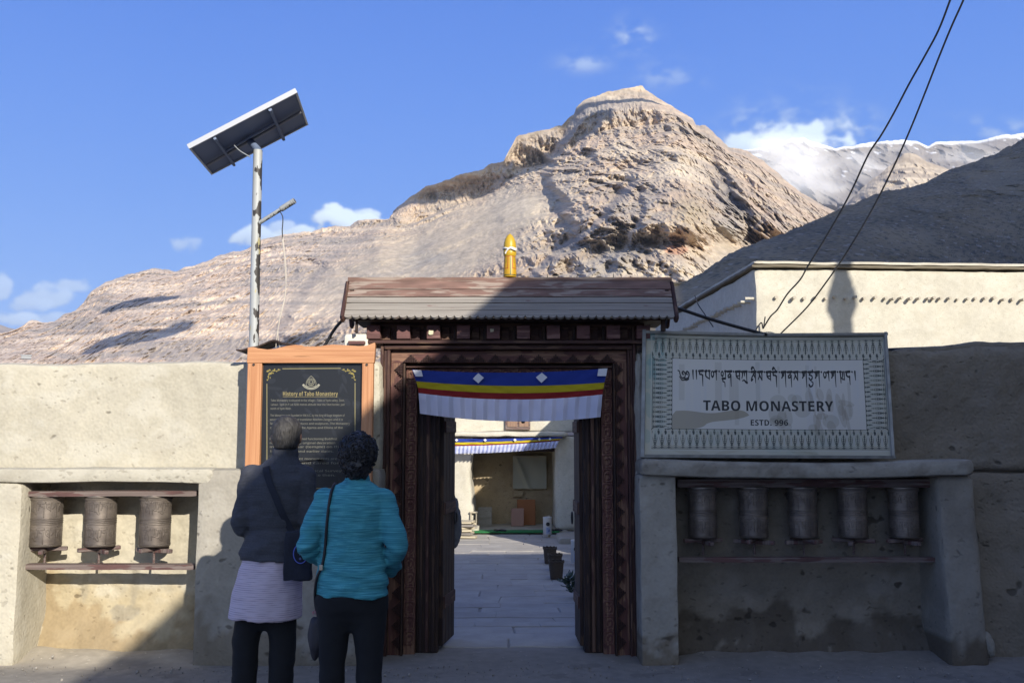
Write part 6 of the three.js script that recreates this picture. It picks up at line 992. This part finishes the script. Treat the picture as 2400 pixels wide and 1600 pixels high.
  const ribbon = (pts, w, th = 0.004) => { const cv = new THREE.CatmullRomCurve3(pts.map((p) => new THREE.Vector3(...p))), N = 60, pos = [], idx = []; for (let i = 0; i <= N; i++) { const p = cv.getPoint(i / N), d = cv.getTangent(i / N), s = new THREE.Vector3(d.y, -d.x, 0); if (s.length() < 0.2) s.set(1, 0, 0); s.normalize().multiplyScalar(w / 2); for (const [a, b] of [[-1, 0], [1, 0], [1, th], [-1, th]]) pos.push(p.x + s.x * a, p.y + s.y * a, p.z + b); } for (let i = 0; i < N; i++) for (let k = 0; k < 4; k++) { const a = i * 4 + k, b = i * 4 + (k + 1) % 4; idx.push(a, b, a + 4, b, b + 4, a + 4); } const g = new THREE.BufferGeometry(); g.setAttribute('position', new THREE.Float32BufferAttribute(pos, 3)); g.setAttribute('uv', new THREE.Float32BufferAttribute(new Float32Array(pos.length / 3 * 2), 2)); g.setIndex(idx); const n = g.toNonIndexed(); n.computeVertexNormals(); return n; };
  const darkTrousers = std({ map: tex(128, 128, (u, v) => { const n = 1 + 0.3 * fbmT(u, v, 10, 3, 3); return [0.010 * n, 0.0115 * n, 0.015 * n]; }), roughness: 0.92 });

  // the one in the grey jacket
  const PA = [-1.315, 0, -5.3], hA = [0.046, 1.597, -0.012];
  const A = person('person', 'person in a dark grey fleece over a pale striped tunic, with short grey hair', PA, {
    head: hA, headK: 1, hem: 0.917, fold: 1.5,
    trunk: [[0.88, -0.014, 0.184, 0.142], [0.95, -0.012, 0.178, 0.136], [1.08, -0.002, 0.16, 0.116], [1.24, 0, 0.172, 0.122, 0.004], [1.34, 0.003, 0.178, 0.118, 0.006], [1.405, 0.012, 0.158, 0.10, 0.004], [1.45, 0.028, 0.105, 0.084, 0], [1.485, 0.04, 0.070, 0.072, 0], [1.535, 0.044, 0.064, 0.068, -0.002]],
    hips: [[0.54, -0.04, 0.06, 0.05], [0.62, -0.04, 0.12, 0.085], [0.70, -0.035, 0.158, 0.11], [0.80, -0.03, 0.158, 0.112], [0.92, -0.02, 0.13, 0.095]],
    arms: [[[-0.135, 1.375, 0, 0.066], [-0.186, 1.10, 0.03, 0.056], [-0.085, 1.03, -0.21, 0.044]], [[0.148, 1.375, 0, 0.066], [0.188, 1.10, 0.02, 0.056], [0.10, 1.03, -0.21, 0.044]]],
    legs: [[[-0.098, 0.82, 0, 0.080], [-0.150, 0.48, 0, 0.074], [-0.150, 0.06, 0.015, 0.06]], [[0.045, 0.82, 0, 0.080], [0.050, 0.48, -0.01, 0.074], [0.048, 0.06, 0.01, 0.06]]],
    trouserMat: darkTrousers, jacketRepeat: 0.5,
    jacketMat: knit((u, v) => { const n = 1 + 0.35 * fbmT(u, v, 40, 2, 3) + 0.25 * fbmT(u, v, 5, 3, 9); return [0.066 * n, 0.071 * n, 0.088 * n]; }, 5),
    hair: (x, y, z) => { const top = ball(x, y, z, [hA[0], hA[1] + 0.026, 0.0], [0.0835, 0.090, 0.101]), nape = ball(x, y, z, [hA[0] + 0.004, hA[1] - 0.03, 0.026], [0.071, 0.075, 0.074]), strands = 0.0035 * noise(Math.atan2(x - hA[0], z) * 26, (y - 0.6 * z) * 26, 5) + 0.004 * noise(x * 30, y * 36, z * 30); return Math.max(smin(top, nape, 0.025) + strands, (hA[1] - 0.07) - y, -(z + 0.045) - 0.5 * (y - hA[1] - 0.05)); },
    hairMat: std({ map: tex(256, 256, (u, v) => { const n = fbmT(u, v, 26, 3, 4, 8), m = fbmT(u, v, 3, 3, 9); return mix3([0.022, 0.02, 0.019], [0.085, 0.08, 0.075], clamp(0.28 + 1.4 * n + 1.0 * m)); }), roughness: 0.7 }),
  });
  const tunicTex = tex(256, 512, (u, v) => { const y = v * 46, row = Math.floor(y), k = noise(row * 1.7, 3, 2), n = fbmT(u, v, 5, 3, 6, 40), line = Math.abs((y % 1) - 0.5) < 0.16 + 0.12 * n ? 1 : 0; let c = [0.72, 0.63, 0.74]; c = mix3(c, [0.62, 0.42, 0.46], clamp(0.5 * k + 0.5 * n)); return mix3(c, [0.42, 0.36, 0.46], line * clamp(0.5 + 1.2 * noise(row * 3.1, u * 6, 4, 256, 6))); });
  const tunicG = girth([[0.60, -0.045, 0.198, 0.145], [0.72, -0.038, 0.192, 0.14], [0.86, -0.022, 0.174, 0.13], [0.90, -0.016, 0.164, 0.122], [0.97, -0.01, 0.145, 0.105]]);
  part(A.t, 'tunic', surfaceOf((x, y, z) => tunicG(x, y, z) + 0.007 * noise(x * 13, y * 3, z * 13) + 0.004 * noise(x * 22, y * 9, z * 22), [-0.30, 0.585, -0.2], [0.25, 0.98, 0.2], 0.0095, (x, y, z) => [Math.atan2(x, z) * 0.4, y / 0.5]), std({ map: tunicTex, roughness: 0.95 }), true);
  // bag and strap of the first
  const bagMat = std({ map: tex(128, 128, (u, v) => { const n = 1 + 0.4 * fbmT(u, v, 16, 3, 2); return [0.016 * n, 0.02 * n, 0.036 * n]; }), roughness: 0.85 });
  {
    const lo = at(664, 1361, 5.12), hi = at(731, 1244, 5.12), t = thing('shoulder_bag', 'flat navy cloth shoulder bag with a round blue emblem, hung across the grey jacket', 'bag', [(lo.x + hi.x) / 2, lo.y, -5.13]);
    const w = (hi.x - lo.x) / 2, h = hi.y - lo.y, zb = 0;
    part(t, 'pouch', surfaceOf((x, y, z) => { const b = Math.max(Math.abs(x - 0.010 * y) - w + 0.012, Math.abs(y - h / 2) - h / 2 + 0.012, Math.abs(z - zb) - 0.012); return smin(b, 9, 0.01) - 0.012 + 0.006 * noise(x * 14, y * 9, 2) + 0.003 * noise(x * 30, y * 20, z * 30); }, [-w - 0.04, -0.03, -0.05], [w + 0.05, h + 0.03, 0.05], 0.007, (x, y) => [x * 4, y * 4]), bagMat, true);
    const emblem = canvasTex(256, 320, (c, W, H) => { c.fillStyle = '#141a2a'; c.fillRect(0, 0, W, H); c.strokeStyle = '#6474d0'; c.lineWidth = 15; c.beginPath(); c.ellipse(128, 160, 108, 142, 0, 0, 7); c.stroke(); c.fillStyle = '#8d93d8'; for (const [x, y, r] of [[118, 82, 26], [128, 160, 30], [122, 236, 22]]) for (let k = 0; k < 6; k++) { c.beginPath(); c.ellipse(x + r * 0.6 * Math.cos(k * 1.05), y + r * 0.6 * Math.sin(k * 1.05), r * 0.3, r * 0.22, k, 0, 7); c.fill(); } c.fillStyle = '#8a5a30'; c.beginPath(); c.ellipse(190, 196, 14, 22, 0.6, 0, 7); c.fill(); });
    const e = new THREE.CircleGeometry(1, 40); e.scale(0.045, 0.057, 1); const ep = at(704, 1297, 5.10); const m = part(t, 'emblem', e, std({ map: emblem, roughness: 0.9 }), true); m.position.set(ep.x - t.position.x, ep.y - t.position.y, 0.031);
    const f = (x, y, z) => A.jacketS(x, y, z), L = (px, py) => { const p = at(px, py, 5.19); return [p.x - PA[0], p.y]; };
    const path = [[616, 1074], [620, 1090], [631, 1125], [646, 1160], [660, 1196], [676, 1236], [690, 1262]].map(([a, b]) => { const [x, y] = L(a, b); return [x, y, onBack(f, x, y) + 0.004]; });
    path.unshift([path[0][0] - 0.006, path[0][1] + 0.012, path[0][2] - 0.05]);
    part(t, 'strap', ribbon(path.map(([x, y, z]) => [x + PA[0] - t.position.x, y - t.position.y, z + PA[2] - t.position.z]), 0.036), bagMat, true);
  }
  // the one in the turquoise jacket
  const PB = [-0.82, 0, -4.9], hB = [0.022, 1.487, -0.01];
  const B = person('person', 'person in a turquoise streaked jacket and black trousers, with dark curly hair', PB, {
    head: hB, headK: 0.96, hem: 0.793, fold: 1.7,
    trunk: [[0.76, 0, 0.186, 0.138], [0.85, 0, 0.183, 0.138], [0.99, 0, 0.166, 0.126], [1.13, 0.002, 0.172, 0.126, 0.004], [1.23, 0.006, 0.178, 0.12, 0.008], [1.295, 0.012, 0.158, 0.104, 0.008], [1.338, 0.016, 0.112, 0.088, 0.004], [1.368, 0.019, 0.068, 0.07, 0], [1.40, 0.02, 0.060, 0.066, 0]],
    hips: [[0.62, 0, 0.06, 0.05], [0.68, 0, 0.13, 0.09], [0.735, 0, 0.166, 0.12], [0.79, 0, 0.176, 0.13], [0.86, 0, 0.15, 0.11]],
    arms: [[[-0.145, 1.262, 0, 0.064], [-0.222, 1.045, 0.045, 0.056], [-0.17, 0.935, -0.15, 0.046]], [[0.158, 1.262, 0, 0.064], [0.232, 1.042, 0.045, 0.056], [0.178, 0.905, -0.13, 0.046]]],
    legs: [[[-0.088, 0.76, 0, 0.094], [-0.092, 0.45, -0.005, 0.066], [-0.094, 0.06, 0.015, 0.056]], [[0.09, 0.76, 0, 0.094], [0.096, 0.45, 0.005, 0.066], [0.10, 0.06, 0.02, 0.056]]],
    trouserMat: darkTrousers, jacketRepeat: 0.36,
    jacketMat: knit((u, v) => { const n = fbmT(u, v, 3, 4, 5, 60), m = fbmT(u, v, 2, 3, 15, 18), f = fbmT(u, v, 40, 2, 8, 60); let c = mix3([0.085, 0.42, 0.49], [0.04, 0.25, 0.32], clamp(0.4 + 1.9 * n + 0.6 * m)); c = mix3(c, [0.13, 0.50, 0.58], 0.7 * sstep(0.1, 0.3, -n + 0.3 * f)); return c; }, 25),
    hair: (x, y, z) => { const top = ball(x, y, z, [hB[0] - 0.002, hB[1] + 0.022, 0.004], [0.097, 0.108, 0.108]), nape = ball(x, y, z, [hB[0], hB[1] - 0.05, 0.03], [0.070, 0.078, 0.074]); const c = ridged(x * 20, y * 20, z * 20, 3); return Math.max(smin(top, nape, 0.03) + 0.012 * (0.5 - c) + 0.012 * noise(x * 16, y * 16, z * 16) + 0.005 * noise(x * 60, y * 60, z * 60), (hB[1] - 0.115) - y, -(z + 0.06) - 0.6 * (y - hB[1] - 0.05)); },
    curls: 520,
    hairMat: std({ map: tex(128, 128, (u, v) => { const n = fbmT(u, v, 10, 3, 4); return mix3([0.012, 0.012, 0.014], [0.035, 0.033, 0.036], clamp(0.4 + 1.5 * n)); }), roughness: 0.5 }),
  });
  {
    const lo = at(741, 1545, 4.93), t = thing('handbag', 'small dark handbag with pinkish beads, hanging on a thin strap from the turquoise jacket', 'bag', [lo.x, lo.y, -4.95]), h = at(741, 1440, 4.93).y - lo.y;
    part(t, 'pouch', surfaceOf((x, y, z) => ball(x, y, z, [-0.004 + 0.02 * (y / h - 0.5), h * 0.46, 0], [0.054 * (0.55 + 0.6 * clamp(y / h)), h * 0.53, 0.035]) + 0.006 * noise(x * 30, y * 12, z * 30), [-0.09, -0.02, -0.06], [0.09, h + 0.04, 0.06], 0.006), std({ color: rgb(0.028, 0.026, 0.034), roughness: 0.6 }), true);
    const bd = std({ color: rgb(0.5, 0.25, 0.27), roughness: 0.35 }); seed(4); for (let k = 0; k < 12; k++) part(t, 'bead', new THREE.SphereGeometry(rr(0.004, 0.0075), 8, 6).translate(-0.022 + k * 0.0045 + rr(-0.003, 0.003), h * 1.02 + rr(-0.012, 0.012) + 0.012 * Math.abs(k - 6) / 6, 0.02 + rr(-0.01, 0.01)), bd, true);
    const f = (x, y, z) => B.jacketS(x, y, z), L = (px, py) => { const p = at(px, py, 4.8); return [p.x - PB[0], p.y]; };
    const path = [[776, 1141], [774, 1160], [769, 1200], [765, 1240], [761, 1280], [757, 1310], [752, 1330]].map(([a, b]) => { const [x, y] = L(a, b); return [x, y, onBack(f, x, y) + 0.006]; });
    path.unshift([path[0][0], path[0][1] + 0.012, path[0][2] - 0.05]); const e = path[path.length - 1]; path.push([e[0] - 0.022, e[1] - 0.05, e[2] - 0.004], [e[0] - 0.036, e[1] - 0.12, e[2] - 0.03], [lo.x - PB[0] - 0.006, lo.y + h + 0.04, -0.02], [lo.x - PB[0], lo.y + h, -0.04]);
    part(t, 'strap', tube(path.map(([x, y, z]) => [x + PB[0] - t.position.x, y - t.position.y, z + PB[2] - t.position.z]), 0.0075, 80, 7), M.cable, true);
    part(t, 'clasp', bx(-0.009, 0.009, -0.014, 0.014, -0.004, 0.006, 0.003).translate(e[0] + PB[0] - t.position.x, e[1] - t.position.y, e[2] + 0.008 + PB[2] - t.position.z), std({ color: rgb(0.6, 0.55, 0.45), metalness: 0.8, roughness: 0.35 }), true);
  }
}
renderer.render(scene, camera);
